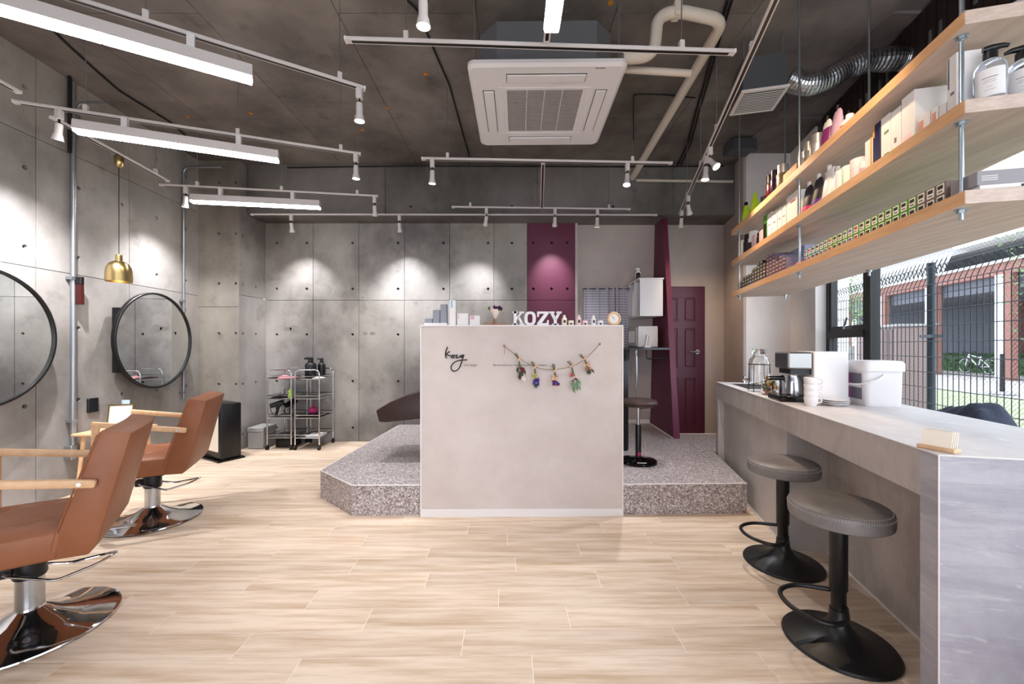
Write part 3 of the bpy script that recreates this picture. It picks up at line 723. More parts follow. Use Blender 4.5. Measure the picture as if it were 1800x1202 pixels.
conduit('thin black cable stapled along the top of the back beam', [(-2.65, 4.73, 3.31), (-1.2, 4.73, 3.33), (.2, 4.73, 3.325), (1.3, 4.73, 3.32), (2.5, 4.73, 3.33)], .009)
conduit('dark conduit on the ceiling above the round mirrors', [cp(85, 45), cp(115, 75), cp(170, 125), cp(210, 160), cp(300, 215), cp(345, 255)], .008)
conduit('short dark conduit square-bent behind the air conditioner', [cp(1113, 245, .03), cp(1113, 165, .03), cp(1165, 166, .03), cp(1222, 172, .03)], .007)
# wall conduits
def wl_x(y): return -3.43-.045*y
def wall_conduit(Y, z0, z1, bend, label, r=.019, box=None, clips=()):
    x = wl_x(Y)+r+.012
    t = thing('wall_conduit', label, 'conduit', (x, Y, 0))
    MB().tube(fillet([(0, 0, z0), (0, 0, z1)] + ([] if not bend else [(bend, 0, z1)]), .08, 6) if bend else [(0, 0, z0), (0, 0, z1)], r, 12).ob('pipe', 'galvanised', t, smooth=True)
    for z in clips: MB().bx(-.03, r+.004, -.032, .012, z-.012, z+.012).ob('saddle_clip', 'galvanised', t)
    if box: MB().bx(-.03, .035, -.045, .045, z0-.11, z0, .004).ob('junction_box', 'galvanised', t)
    return t
wc = wall_conduit(3.24, .405, CEIL-.02, None, 'steel conduit on the concrete wall between the two mirrors', box=True, clips=(.60, 1.75))
MB().tube(fillet([(.0, .03, 2.9), (.0, .03, 3.19), (.24, .03, 3.19)], .07), .009, 8).ob('branch', 'galvanised', wc, smooth=True)
MB().tube([(.01, -.035, 2.75), (.01, -.035, CEIL)], .012, 8).ob('cable', 'cable_black', wc, smooth=True)
wall_conduit(4.40, .62, 3.17, .42, 'steel conduit running down the wall corner beside the column', r=.014, clips=(.70, 1.70))

# ================================================================ SALON FURNITURE
def loft(mb, rings):
    V = [[mb.bm.verts.new(p) for p in r] for r in rings]; n = len(V[0])
    for a, b in zip(V, V[1:]):
        for k in range(n): mb.bm.faces.new((a[k], a[(k+1) % n], b[(k+1) % n], b[k]))
    mb.bm.faces.new(V[0][::-1]); mb.bm.faces.new(V[-1]); return mb
def soften(mb, off, seg=3):
    bmesh.ops.recalc_face_normals(mb.bm, faces=mb.bm.faces[:])
    ed = [e for e in mb.bm.edges if len(e.link_faces) == 2 and e.calc_face_angle(0) > .35]
    bmesh.ops.bevel(mb.bm, geom=ed, offset=off, segments=seg, affect='EDGES', profile=.5); return mb

def salon_chair(label, loc, rotz):
    t = thing('salon_chair', label, 'chair', loc, rotz, 'tan salon chairs')
    W = .25
    # side-profile shell of the back: thick at the seat, thin at the top, sides angled in slightly
    prof = [(-.235, .355), (-.262, .40), (-.365, .835), (-.268, .855), (-.150, .47), (-.13, .36)]
    mb = MB(); rings = []
    for y, sx, sz in ((-W, 0, 0), (-W*.5, -.012, .006), (0, -.018, .009), (W*.5, -.012, .006), (W, 0, 0)):
        rings.append([(x+sx*(z > .5)+(sx*.4), y, z+(sz if z > .7 else 0)) for x, z in prof])
    loft(mb, rings); soften(mb, .009, 2); br = mb.ob('backrest', 'leather_tan', t, smooth=True)
    for s_ in (-1, 1):
        pt = [(x, s_*(W-.002), z) for x, z in ((-.132, .40), (-.148, .475), (-.262, .84))]
        MB().tube(smooth_path(pt, 5), .0035, 6).ob('piping', 'leather_tan', br, smooth=True)
    mb = MB(); mb.prism([(-.16, .36), (.25, .352), (.262, .40), (.255, .462), (-.16, .472)], -W, W, 'y'); soften(mb, .012, 3)
    sb = mb.ob('seat', 'leather_tan', t, smooth=True)
    # cushion: domed grid with four pulled-in buttons
    mb = MB(); n = 26; g = []; btn = [(-.02, -.11), (-.02, .11), (.13, -.11), (.13, .11)]
    for i in range(n+1):
        row = []
        for j in range(n+1):
            x = -.150+.402*i/n; y = -W+.006+(2*W-.012)*j/n
            e = min(i, n-i, 5)/5*min(j, n-j, 5)/5
            z = .462+.030*math.sqrt(max(e, 0))
            for bx_, by_ in btn:
                d = math.hypot(x-bx_, y-by_); z -= .018*math.exp(-(d/.032)**2)
            z -= .006*math.exp(-((x-.055)/.012)**2)*(e > .3) if False else 0
            z -= .005*(math.exp(-((y-.11)/.008)**2)+math.exp(-((y+.11)/.008)**2))*e
            row.append(mb.bm.verts.new((x, y, z)))
        g.append(row)
    for i in range(n):
        for j in range(n): mb.bm.faces.new((g[i][j], g[i+1][j], g[i+1][j+1], g[i][j+1]))
    cu = mb.ob('seat_cushion', 'leather_tan', t, smooth=True)
    for bx_, by_ in btn: MB().lathe([(0, .004), (.008, .002), (.011, -.003)], (bx_, by_, .474), 12).ob('button', 'leather_tan', cu, smooth=True)
    for s_ in (-1, 1):
        y = s_*(W+.016)
        pts = [(-.262, y, .645), (-.14, y, .668), (.21, y, .722)]
        a = MB(); dx, dz = .470, .077; ang = -math.atan2(.077, .472)
        a.box((-.026, y, .6835), (.478, .026, .034), Matrix.Rotation(ang, 3, 'Y'), .009, 2)
        ar = a.ob('armrest', 'pale_wood', t, smooth=True)
        MB().box((.190, y, .575), (.036, .026, .27), None, .006).ob('armrest_post', 'pale_wood', t, smooth=True)
        MB().cyl((-.215, y+s_*.012, .6525), (-.215, y+s_*.016, .6525), .008, seg=12).ob('bolt', 'steel', ar)
    MB().box((0, 0, .338), (.20, .24, .03), None, .006).ob('seat_plate', 'black_metal', t)
    MB().lathe([(0, .225), (.048, .225), (.052, .235), (.050, .30), (.040, .335), (0, .335)]).box((.055, 0, .262), (.07, .05, .045), None, .006).ob('pump_collar', 'black_plastic', t, smooth=True)
    MB().lathe([(0, .08), (.043, .08), (.043, .24), (0, .24)]).ob('hydraulic_column', 'steel', t, smooth=True)
    MB().lathe([(0, .004), (.275, .004), (.282, .009), (.280, .014), (.262, .020), (.17, .034), (.09, .062), (.058, .085), (.046, .092), (.044, .10), (0, .10)], seg=48).ob('base', 'chrome', t, smooth=True)
    lp = [(.05, -.055, .262), (-.10, -.085, .215), (-.215, -.05, .235), (-.275, 0, .255), (-.215, .05, .235), (-.10, .085, .215), (.05, .055, .262)]
    MB().tube(fillet([(.075, -.012, .262)]+lp+[(.075, .012, .262)], .02, 4), .0055, 8).ob('pump_pedal', 'chrome', t, smooth=True)
    # footrest bar in front
    MB().tube(fillet([(.20, -.14, .36), (.42, -.14, .12), (.42, .14, .12), (.20, .14, .36)], .05), .011, 10).ob('footrest', 'chrome', t, smooth=True)
    return t
salon_chair('tan leather salon chair at the frame edge, nearest the camera', (-2.05, 1.706, 0), math.radians(213))
salon_chair('tan leather salon chair standing farther back by the column', (-2.50, 2.79, 0), math.radians(204))

def wall_mirror(label, Y, full):
    D = .93; X = wl_x(Y)+.115
    t = thing('round_mirror', label, 'mirror', (X, Y, 1.258), math.radians(94.6), 'round black mirrors')
    rot = Matrix.Rotation(PI/2, 3, 'X')   # lathe axis z -> -y (toward the room)
    MB().lathe([(0, 0), (D/2-.004, 0), (D/2, -.004), (D/2, .026), (D/2-.004, .03), (D/2-.017, .03), (D/2-.017, .012), (0, .012)], (0, 0, 0), 72, rot).ob('rim', 'black_metal', t, smooth=True)
    MB().lathe([(0, .0125), (D/2-.017, .0125), (D/2-.017, .016), (0, .016)], (0, 0, 0), 72, rot).ob('glass', 'mirror_glass', t, smooth=False)
    MB().bx(-.345, .12, .004, .095, -.29, .29).ob('mount_box', 'black_metal', t)
    return t
wall_mirror('round black-rimmed mirror cut by the frame edge', 2.57, False)
wall_mirror('round black-rimmed mirror beside the brass pendant', 3.92, True)

# side table with things on it
tb = thing('side_table', 'small pale wood table against the wall between the chairs', 'table', (-3.37, 3.42, 0), math.radians(2.5))
MB().box((0, 0, .488), (.34, .42, .022), None, .008, 2).ob('table_top', 'pale_wood', tb, smooth=True)
for sx in (-1, 1):
    for sy in (-1, 1): MB().cyl((sx*.12, sy*.15, .478), (sx*.15, sy*.18, 0), .016, .011, 12).ob('leg', 'pale_wood', tb, smooth=True)
pfm = thing('picture_frame', 'small gold-edged photo frame propped on the side table', 'picture frame', (-3.33, 3.40, .500), math.radians(22))
R_ = Matrix.Rotation(math.radians(-12), 4, 'X')
for x0, x1, z0, z1 in ((-.085, .085, 0, .010), (-.085, .085, .20, .21), (-.085, -.075, .01, .20), (.075, .085, .01, .20)):
    MB().bx(x0, x1, -.008, .008, z0, z1).xf(R_).ob('frame_bar', 'brass', pfm)
MB().bx(-.075, .075, -.001, .006, .01, .20).xf(R_).ob('print', 'white_paper', pfm)
MB().tube([(0, .11, .003), (0, .045, .15)], .004, 6).ob('stand', 'black_metal', pfm)
mat('pale_blue', '#b9cbe2', .4)
ht = thing('hand_cream_tube', 'pale blue squeeze tube standing behind the photo frame', 'tube', (-3.40, 3.53, .500))
tbm = MB(); loft(tbm, [[(.027*math.cos(a)*(1+.35*k), .022*math.sin(a)*(1-k*.92), .03+.20*k) for a in [2*PI*i/16 for i in range(16)]] for k in (0, .25, .5, .75, 1)])
tbm.ob('body', 'pale_blue', ht, smooth=True); MB().cyl((0, 0, 0), (0, 0, .03), .022).ob('cap', 'white_plastic', ht)
ol = tag(MB().box((wl_x(3.45)+.010, 3.42, .70), (.02, .085, .12), None, .004).ob('wall_outlet', 'black_plastic'), 'black outlet plate on the concrete behind the side table', 'outlet')
ts = thing('hanging_tassel', 'dark red and black tassel strapped to the wall conduit', 'ornament', (wl_x(3.24)+.065, 3.25, 1.56))
mat('deep_red', '#3a0f0c', .35)
MB().prism([(-.030, -.02), (.034, -.02), (.030, .14), (-.026, .14)], -.012, .012, 'y').ob('red_body', 'deep_red', ts)
MB().bx(-.028, .032, -.015, .015, .14, .205, .004).ob('black_top', 'black_plastic', ts)

# black air purifier next to the column
ap = thing('air_purifier', 'tall black air purifier with cream side panel beside the column', 'appliance', (-3.13, 4.33, 0), math.radians(-30))
MB().bx(-.19, .19, -.10, .10, .02, .60, .010, 2).ob('body', 'black_plastic', ap, smooth=True)
MB().bx(-.20, -.188, -.085, .075, .10, .50, .004).ob('filter_panel', 'cream_paper', ap)
MB().bx(-.17, .15, -.112, -.099, .10, .50, .004).ob('front_panel', 'cream_paper', ap)
MB().bx(-.21, .21, -.13, .13, 0, .02, .004).ob('foot_plate', 'black_gloss', ap)

# trolleys
def trolley(label, loc):
    t = thing('salon_trolley', label, 'trolley', loc, 0, 'chrome salon trolleys')
    W, Dp, Ht = .28, .36, .93
    for nm, y in (('front_frame', 0), ('rear_frame', Dp)):
        MB().tube(fillet([(0, y, .055), (0, y, Ht), (W, y, Ht), (W, y, .055)], .06, 6), .008, 10).ob(nm, 'chrome', t, smooth=True)
    for z in (.14, .37, .595, .82):
        tr = MB().bx(.004, W-.004, .004, Dp-.004, z-.003, z+.001).ob('tray', 'grey_metal', t)
        for dz in (0, .034):
            for a, b in (((0, 0), (W, 0)), ((0, Dp), (W, Dp)), ((0, 0), (0, Dp)), ((W, 0), (W, Dp))):
                MB().tube([(*a, z+dz), (*b, z+dz)], .0042, 6).ob('rail', 'chrome', tr)
    for x in (0, W):
        for y in (0, Dp):
            c_ = MB().cyl((x-.012, y, .025), (x+.012, y, .025), .025, seg=16).ob('caster', 'black_plastic', t, smooth=True)
            MB().cyl((x, y, .03), (x, y, .06), .009, seg=8).ob('caster_stem', 'black_metal', c_)
    return t
TA, TBk = Vector((-2.845, 4.66, 0)), Vector((-2.515, 4.65, 0))
trolley('chrome trolley of four trays next to the silver box', TA)
trolley('chrome trolley carrying black pump bottles', TBk)
mat('pink_cloth', '#d98f93', .9); mat('cool_grey', '#9b9896', .45); mat('lime', '#9bc22e', .35); mat('magenta', '#a0225f', .5)
def pump_bottle(label, loc, r, h, body='black_plastic', pump='black_plastic', rz=0, name='pump_bottle', group=None, lab=None):
    t = thing(name, label, 'bottle', loc, rz, group)
    MB().lathe([(0, 0), (r*.95, 0), (r, .006), (r, h*.60), (r*.93, h*.68), (r*.6, h*.755), (r*.34, h*.78), (r*.34, h*.80), (0, h*.80)], seg=28).ob('bottle_body', body, t, smooth=True)
    hd = MB().lathe([(0, h*.785), (r*.46, h*.785), (r*.46, h*.90), (r*.30, h*.91), (r*.30, h*.94), (0, h*.94)], seg=16)
    hd.tube([(r*.45, 0, h*.965), (0, 0, h*.97), (-r*.7, 0, h*.972), (-r*1.1, 0, h*.945)], [r*.25, r*.30, r*.22, r*.15], 10); hd.ob('pump', pump, t, smooth=True)
    if lab:
        lb = MB(); seg = 14; a0, a1 = lab[1], lab[2]
        lo_ = [lb.bm.verts.new(((r+.0006)*math.cos(a0+(a1-a0)*k/seg), (r+.0006)*math.sin(a0+(a1-a0)*k/seg), h*.10)) for k in range(seg+1)]
        hi_ = [lb.bm.verts.new((v.co.x, v.co.y, h*.56)) for v in lo_]
        for k in range(seg): lb.bm.faces.new((lo_[k], lo_[k+1], hi_[k+1], hi_[k]))
        lo2 = lb.ob('label', lab[0], t, smooth=True)
        for zz, fr_ in ((.40, .8), (.36, .6), (.33, .65), (.25, .3), (.20, .6)):
            q = MB(); am = (a0+a1)/2; hw = (a1-a0)*.28*fr_
            l1_ = [q.bm.verts.new(((r+.0012)*math.cos(am+hw*(2*k/6-1)), (r+.0012)*math.sin(am+hw*(2*k/6-1)), h*zz)) for k in range(7)]
            l2_ = [q.bm.verts.new((v.co.x, v.co.y, v.co.z+h*(.012 if zz == .40 else .005))) for v in l1_]
            for k in range(6): q.bm.faces.new((l1_[k], l1_[k+1], l2_[k+1], l2_[k]))
            q.ob('print_line', 'ink_faint', lo2)
    return t
pump_bottle('larger black pump bottle on top of a chrome trolley', TBk+Vector((.09, .18, .822)), .065, .245, rz=.2)
pump_bottle('smaller black pump bottle behind its twin on the trolley', TBk+Vector((.17, .29, .822)), .045, .235, rz=.4)
pump_bottle('small white bottle wedged beside the black pump bottles', TBk+Vector((.0+.03, .22, .822)), .022, .13, 'white_plastic', 'white_plastic')
def heap(label, name, cat, loc, pts, h, m, thick=.012):
    """a loosely folded sheet"""
    random.seed(len(label)); mb = MB(); n = 14; g = []
    ph = random.random()*6
    for i in range(n+1):
        row = []
        for j in range(n+1):
            u, v = i/n, j/n
            p = Vector(pts[0])*(1-u)*(1-v)+Vector(pts[1])*u*(1-v)+Vector(pts[2])*u*v+Vector(pts[3])*(1-u)*v
            e = min(u, 1-u, v, 1-v)*4; e = min(e, 1)
            z = thick+h*e*(.55+.45*math.sin(u*5+ph)*math.sin(v*6+ph*2))
            row.append(mb.bm.verts.new((p.x, p.y, z)))
        g.append(row)
    bot = [[mb.bm.verts.new((v.co.x, v.co.y, 0)) for v in r] for r in g]
    for i in range(n):
        for j in range(n):
            mb.bm.faces.new((g[i][j], g[i+1][j], g[i+1][j+1], g[i][j+1])); mb.bm.faces.new((bot[i][j], bot[i][j+1], bot[i+1][j+1], bot[i+1][j]))
    for k in range(n):
        for a, b in (((k, 0), (k+1, 0)), ((k+1, n), (k, n)), ((0, k+1), (0, k)), ((n, k), (n, k+1))):
            mb.bm.faces.new((g[a[0]][a[1]], bot[a[0]][a[1]], bot[b[0]][b[1]], g[b[0]][b[1]]))
    return tag(mb.ob(name, m, None, loc, smooth=True), label, cat)
heap('folded pink towel on the top tray near the silver box', 'towel', 'towel', TA+Vector((0, 0, .823)), [(.10, .03), (.27, .03), (.26, .22), (.06, .16)], .03, 'pink_cloth')
heap('dark brown cloth under the pink towel', 'cloth', 'cloth', TA+Vector((0, 0, .822)), [(.01, .02), (.09, .02), (.05, .30), (.01, .30)], .02, 'leather_brown')
heap('pale pink leaflet stack on the trolley top by the wall', 'leaflet', 'paper', TBk+Vector((0, 0, .822)), [(.17, .06), (.27, .10), (.26, .20), (.16, .16)], .012, 'white_paper', .008)
heap('white folded towel on the lowest tray', 'towel', 'towel', TBk+Vector((0, 0, .142)), [(.10, .04), (.27, .06), (.26, .24), (.11, .2)], .025, 'white_paper')
heap('black cape folded on the second tray', 'cape', 'cloth', TA+Vector((0, 0, .597)), [(.03, .03), (.19, .03), (.19, .25), (.02, .25)], .035, 'black_plastic')
heap('dark cape on the third tray of the farther trolley', 'cape', 'cloth', TBk+Vector((0, 0, .372)), [(.02, .02), (.26, .04), (.26, .3), (.02, .3)], .03, 'black_plastic')
lb_ = thing('lime_bottle', 'small lime green bottle with dark middle on a trolley tray', 'bottle', TA+Vector((.235, .07, .597)))
MB().lathe([(0, 0), (.028, 0), (.030, .02), (.024, .045), (.02, .05), (.024, .06), (.022, .085), (.010, .11), (.008, .125), (0, .125)]).ob('bottle_body', 'lime', lb_, smooth=True)
mg = thing('massage_ball', 'round magenta scalp brush on a trolley tray', 'brush', TBk+Vector((.15, .12, .405)))
MB().lathe([(0, 0), (.03, .004), (.05, .025), (.052, .045), (.044, .065), (.02, .078), (0, .08)]).ob('ball', 'magenta', mg, smooth=True)
MB().cyl((0, 0, .075), (.0, .02, .11), .012, .009).ob('grip', 'magenta', mg)
def dryer(label, loc, rz):
    t = thing('hair_dryer', label, 'hair dryer', loc, rz, 'black hair dryers')
    MB().cyl((-.07, 0, .13), (.07, 0, .17), .028, .034, 18).ob('barrel', 'black_plastic', t, smooth=True)
    MB().tube([(.02, 0, .14), (.0, 0, .06), (-.01, 0, .01)], [.018, .015, .013], 10).ob('grip', 'black_plastic', t, smooth=True)
    MB().tube(smooth_path([(-.01, 0, .01), (-.05, .02, .03), (-.08, .05, .10), (-.05, .09, .16), (-.02, .06, .05), (-.06, .10, .008)], 5), .004, 6).ob('cord', 'cable_black', t, smooth=True)
dryer('black hair dryer with looped cord on the third tray by the column side', TA+Vector((.08, .06, .373)), .3)
dryer('black hair dryer standing upright behind another dryer', TA+Vector((.19, .15, .373)), 1.3)
bx1 = thing('storage_box', 'silver grey lidded box on the floor beside a trolley', 'box', (-3.00, 4.82, 0))
MB().bx(-.09, .09, -.13, .13, .006, .20, .004).ob('box_body', 'cool_grey', bx1); MB().bx(-.094, .094, -.134, .134, .20, .25, .004).ob('lid', 'cool_grey', bx1)
bx2 = thing('storage_box', 'low black box on the floor under a trolley', 'box', (-2.705, 4.86, 0))
MB().bx(-.10, .10, -.10, .10, 0, .095, .004).ob('box_body', 'black_plastic', bx2); MB().bx(-.104, .104, -.104, .104, .095, .125, .004).ob('lid', 'black_plastic', bx2)

# shampoo lounger half hidden behind the divider
sl_ = thing('shampoo_lounger', 'dark brown reclining shampoo seat end rising behind the divider', 'chair', (-.45, 3.62, PLAT))
def z2(px_, py_): p = at(px_, py_, 3.62); return (p.x+.45, p.z-PLAT)
top_ = [z2(676, 714), z2(700, 700), z2(725, 690), z2(745, 684), z2(790, 672)]; bot_ = [z2(790, 722), z2(745, 728), z2(718, 731), z2(692, 734), z2(681, 733)]
mb = MB().prism(bot_+top_, -.24, .24, 'y'); soften(mb, .012, 2); mb.ob('leg_rest', 'leather_brown', sl_, smooth=True)
mb = MB().bx(.03, .62, -.25, .25, .34, .46); soften(mb, .03, 3); mb.ob('seat', 'leather_brown', sl_, smooth=True)
mb = MB().prism([(.55, .42), (.66, .38), (1.0, .62), (.93, .72)], -.24, .24, 'y'); soften(mb, .03, 3); mb.ob('backrest', 'leather_brown', sl_, smooth=True)
MB().bx(.1, .55, -.17, .17, 0, .34, .02, 2).ob('pedestal', 'black_plastic', sl_)
sb_ = thing('shampoo_basin', 'tall black shampoo basin unit showing past the divider edge', 'basin', (.93, 4.02, PLAT))
MB().bx(-.32, .17, -.25, .28, 0, .86, .02, 2).ob('cabinet', 'black_plastic', sb_, smooth=True)
MB().lathe([(0, .80), (.10, .80), (.22, .93), (.24, .96), (.22, .96), (.10, .85), (0, .84)], (-.07, 0, 0)).ob('bowl', 'black_gloss', sb_, smooth=True)

# stylist stool on the platform
so = onz(1122, 812, PLAT)
st_ = thing('stylist_stool', 'round brown-seated stylist stool with black column on the terrazzo', 'stool', so)
MB().lathe([(0, .535), (.10, .540), (.150, .528), (.158, .51), (.150, .49), (.12, .478), (0, .475)], seg=32).ob('seat', 'leather_brown', st_, smooth=True)
MB().cyl((0, 0, .30), (0, 0, .478), .014).ob('piston', 'chrome', st_, smooth=True)
MB().lathe([(0, .04), (.024, .04), (.024, .31), (.02, .32), (0, .32)]).ob('column', 'black_plastic', st_, smooth=True)
MB().lathe([(0, 0), (.15, 0), (.155, .008), (.15, .02), (.06, .035), (.03, .045), (0, .045)], seg=32).ob('base', 'black_gloss', st_, smooth=True)
MB().bx(-.045, .03, -.125, -.085, .0245, .0265).ob('sticker', 'white_paper', st_)
MB().cyl((0, -.024, .075), (0, -.027, .075), .016).ob('red_badge', 'magenta', st_)
MB().tube([(.02, 0, .45), (.10, .02, .455), (.175, .04, .50)], .005).ob('height_lever', 'chrome', st_, smooth=True)

# wall cabinet, shelf and gadgets by the fin wall
wcb = thing('wall_cabinet', 'white open wall cabinet beside the burgundy fin wall', 'cabinet', (1.484, 4.65, 1.57))
cw_, cd_, ch_ = .265, .47, .41
MB().bx(0, cw_, 0, .016, 0, ch_).ob('side_panel', 'white_plastic', wcb); MB().bx(0, cw_, cd_-.016, cd_, 0, ch_).ob('side_panel', 'white_plastic', wcb)
MB().bx(-.012, cw_+.01, -.008, cd_, ch_, ch_+.016).ob('top_panel', 'white_plastic', wcb); MB().bx(0, cw_, 0, cd_, -.016, 0).ob('bottom_panel', 'white_plastic', wcb)
MB().bx(cw_-.01, cw_, .016, cd_-.016, 0, ch_).ob('back_panel', 'white_plastic', wcb)
MB().bx(0, cw_-.01, .22, .236, 0, ch_).ob('divider', 'white_plastic', wcb)
MB().bx(-.014, .0, .24, .45, .004, ch_-.10).ob('flap_door', 'white_plastic', wcb)
MB().bx(.0, .02, .015, .02, .10, .15).ob('hinge', 'black_metal', wcb)
bs = thing('wall_desk', 'black wall-mounted desk shelf under the towel warmer', 'shelf', (1.30, 4.55, 1.165))
MB().bx(.0, .44, -.12, .58, 0, .022).ob('desk_top', 'black_gloss', bs)
MB().tube(fillet([(.20, -.08, 0), (.20, -.08, -.10), (.42, -.08, -.10)], .02), .008).ob('bracket', 'black_metal', bs)
MB().bx(.05, .09, .2, .5, -.12, 0).ob('bracket', 'black_metal', bs)
tw = thing('towel_warmer', 'grey box-shaped towel warmer with white door on the black desk', 'appliance', (1.484, 4.72, 1.187))
MB().bx(0, .235, 0, .36, .006, .255, .008, 2).ob('casing', 'white_metal', tw)
MB().bx(-.022, 0, .02, .34, .016, .245, .006).ob('door', 'cool_grey', tw); MB().bx(-.027, -.021, .06, .30, .06, .20).ob('door_window', 'white_paper', tw)
ph = thing('cordless_phone', 'white cordless phone upright in its cradle', 'phone', (1.55, 4.62, 1.187))
MB().bx(-.035, .045, -.03, .03, 0, .025, .006).ob('cradle', 'white_plastic', ph); MB().box((.0, 0, .085), (.022, .045, .13), Matrix.Rotation(.15, 3, 'Y'), .006).ob('handset', 'white_plastic', ph)
MB().box((.0135, 0, .085), (.003, .04, .11), Matrix.Rotation(.15, 3, 'Y')).ob('keypad', 'black_plastic', ph)
pump_bottle('white pump bottle standing on the wall cabinet', (1.53, 4.86, 1.9865), .033, .16, 'white_plastic', 'white_plastic')
pump_bottle('black and white bottle in front on the wall cabinet', (1.505, 4.78, 1.9865), .026, .12, 'black_plastic', 'white_plastic')
hs = thing('hand_shower', 'chrome hand shower and hose hanging under the black desk', 'shower', (1.36, 4.50, .55))
MB().tube(smooth_path([(.03, 0, .60), (.035, 0, .50), (.03, 0, .2), (-.02, 0, .02), (-.14, 0, -.02), (-.2, .05, -.05)], 6), .010, 8).ob('hose', 'steel', hs, smooth=True)
MB().cyl((.03, 0, .54), (.03, 0, .61), .016, .024).ob('shower_head', 'steel', hs, smooth=True)

# striped curtain in the alcove
def striped():
    m = bpy.data.materials.new('striped_cloth'); m.use_nodes = True; nt = m.node_tree; N = nt.nodes; L = nt.links
    b = N['Principled BSDF']; b.inputs['Roughness'].default_value = .9
    g = N.new('ShaderNodeNewGeometry'); s = N.new('ShaderNodeSeparateXYZ'); L.new(g.outputs['Position'], s.inputs[0])
    a = N.new('ShaderNodeMath'); a.operation = 'MULTIPLY'; a.inputs[1].default_value = 1/.034; L.new(s.outputs[2], a.inputs[0])
    f = N.new('ShaderNodeMath'); f.operation = 'PINGPONG'; f.inputs[1].default_value = .5; L.new(a.outputs[0], f.inputs[0])
    r = N.new('ShaderNodeValToRGB'); r.color_ramp.elements[0].position = .10; r.color_ramp.elements[1].position = .22
    r.color_ramp.elements[0].color = lin('#8b8793'); r.color_ramp.elements[1].color = lin('#b4afb8')
    L.new(f.outputs[0], r.inputs[0]); L.new(r.outputs[0], b.inputs['Base Color']); MATS['striped_cloth'] = m
striped()
ct = thing('curtain', 'grey striped gathered curtain on a thin rod in the alcove', 'curtain', (.911, 5.09, 0))
def cloth(x0, x1, seed):
    mb = MB(); n, k = 60, 14; random.seed(seed); g = []
    phs = [random.random()*6 for _ in range(4)]
    for i in range(n+1):
        row = []
        for j in range(k+1):
            x = x0+(x1-x0)*i/n; z = 1.95-1.25*j/k; amp = .008+.008*min(1, (1.95-z)/.6)
            y = amp*math.sin(x*58+phs[0])+amp*.6*math.sin(x*95+phs[1]+z*1.2)
            row.append(mb.bm.verts.new((x, y, z)))
        g.append(row)
    for i in range(n):
        for j in range(k): mb.bm.faces.new((g[i][j], g[i+1][j], g[i+1][j+1], g[i][j+1]))
    return mb
cloth(0, .395, 1).ob('curtain_leaf', 'striped_cloth', ct, smooth=True); cloth(.405, .575, 2).ob('curtain_leaf', 'striped_cloth', ct, smooth=True)
MB().cyl((-.01, 0, 1.93), (.585, 0, 1.93), .006, seg=8).ob('rod', 'black_metal', ct)

# ---------------------------------------------------------------- things on the divider
DY, DZ = 2.91, 1.3525
def dx(x): return (x-900)/F*DY
def dh(y): return (572-y)/F*DY
mat('blue_grey_card', '#85878f', .6); mat('pink_card', '#d99aa6', .6); mat('gold_card', '#c79a52', .5); mat('sky_card', '#7fb0d6', .6)
def carton(label, name, x0, x1, ytop, m, depth=.05, foot=None, mark=None, rz=0, cat='box'):
    t = thing(name, label, cat, ((dx(x0)+dx(x1))/2, DY, DZ), rz); wd = dx(x1)-dx(x0); h = dh(ytop)
    z0 = .017 if foot else 0
    MB().bx(-wd/2, wd/2, -depth/2, depth/2, z0, h, .001).ob('carton', m, t)
    if foot: MB().bx(-wd/2-.004, wd/2+.002, -depth/2-.003, depth/2, 0, .017).ob('plinth', foot, t)
    if mark: MB().bx(-wd/2+wd*mark[1], -wd/2+wd*mark[2], -depth/2-.0012, -depth/2+.001, h*mark[3], h*mark[4]).ob('printed_patch', mark[0], t)
    return t
carton('lowest blue-grey carton in the row on the divider', 'carton', 748, 761, 560, 'blue_grey_card', foot='white_paper')
carton('medium blue-grey carton between a low and a tall one', 'carton', 762, 774, 545, 'blue_grey_card', foot='white_paper')
carton('tallest blue-grey carton on the divider', 'carton', 775, 786, 535, 'blue_grey_card', foot='white_paper')
carton('tall slim white carton with blue stripe', 'carton', 791, 802, 528, 'white_paper', mark=('sky_card', .25, .5, .70, .98))
carton('broad white carton in the middle of the divider top', 'carton', 804.5, 824, 551, 'white_paper', mark=('pink_card', .08, .16, .55, .92))
carton('white carton with pink corner next to the wooden sign', 'carton', 826.5, 844, 555, 'white_paper', mark=('pink_card', .08, .45, .62, .95))
mat('sign_wood', '#9a6b46', .6)
sg = thing('welcome_sign', 'small brown wooden word sign behind the flower holder', 'sign', (dx(850), DY+.02, DZ))
MB().bx(0, dx(896)-dx(850), -.008, .008, 0, .008).ob('sign_base', 'sign_wood', sg)
tme = text_mesh('Welcome', .058, 'sign_wood', .003); wo = link('lettering', tme, sg); wo.rotation_euler = (PI/2, 0, 0); wo.location = (-.004, 0, .006); wo.scale = (.75, .8, 1)
mat('petal_cream', '#d9c9ba', .8); mat('petal_purple', '#4b2150', .8); mat('petal_dark', '#2b1420', .8); mat('stem_green', '#5c6346', .8); mat('petal_wine', '#6d1b36', .8)
mat('petal_violet', '#41308a', .8); mat('leaf_sage', '#6f8868', .8); mat('petal_coral', '#c25a58', .8); mat('dry_yellow', '#b3ab69', .8); mat('leaf_dark', '#3a4335', .8); mat('kraft', '#d3a98a', .8)
def blob(mb, c, r, sq=(1, 1, 1), sub=1):
    res = bmesh.ops.create_icosphere(mb.bm, subdivisions=sub, radius=r)
    for v in res['verts']:
        j = 1+.22*random.uniform(-1, 1); v.co = Vector((v.co.x*sq[0]*j, v.co.y*sq[1]*j, v.co.z*sq[2]*j))+Vector(c)
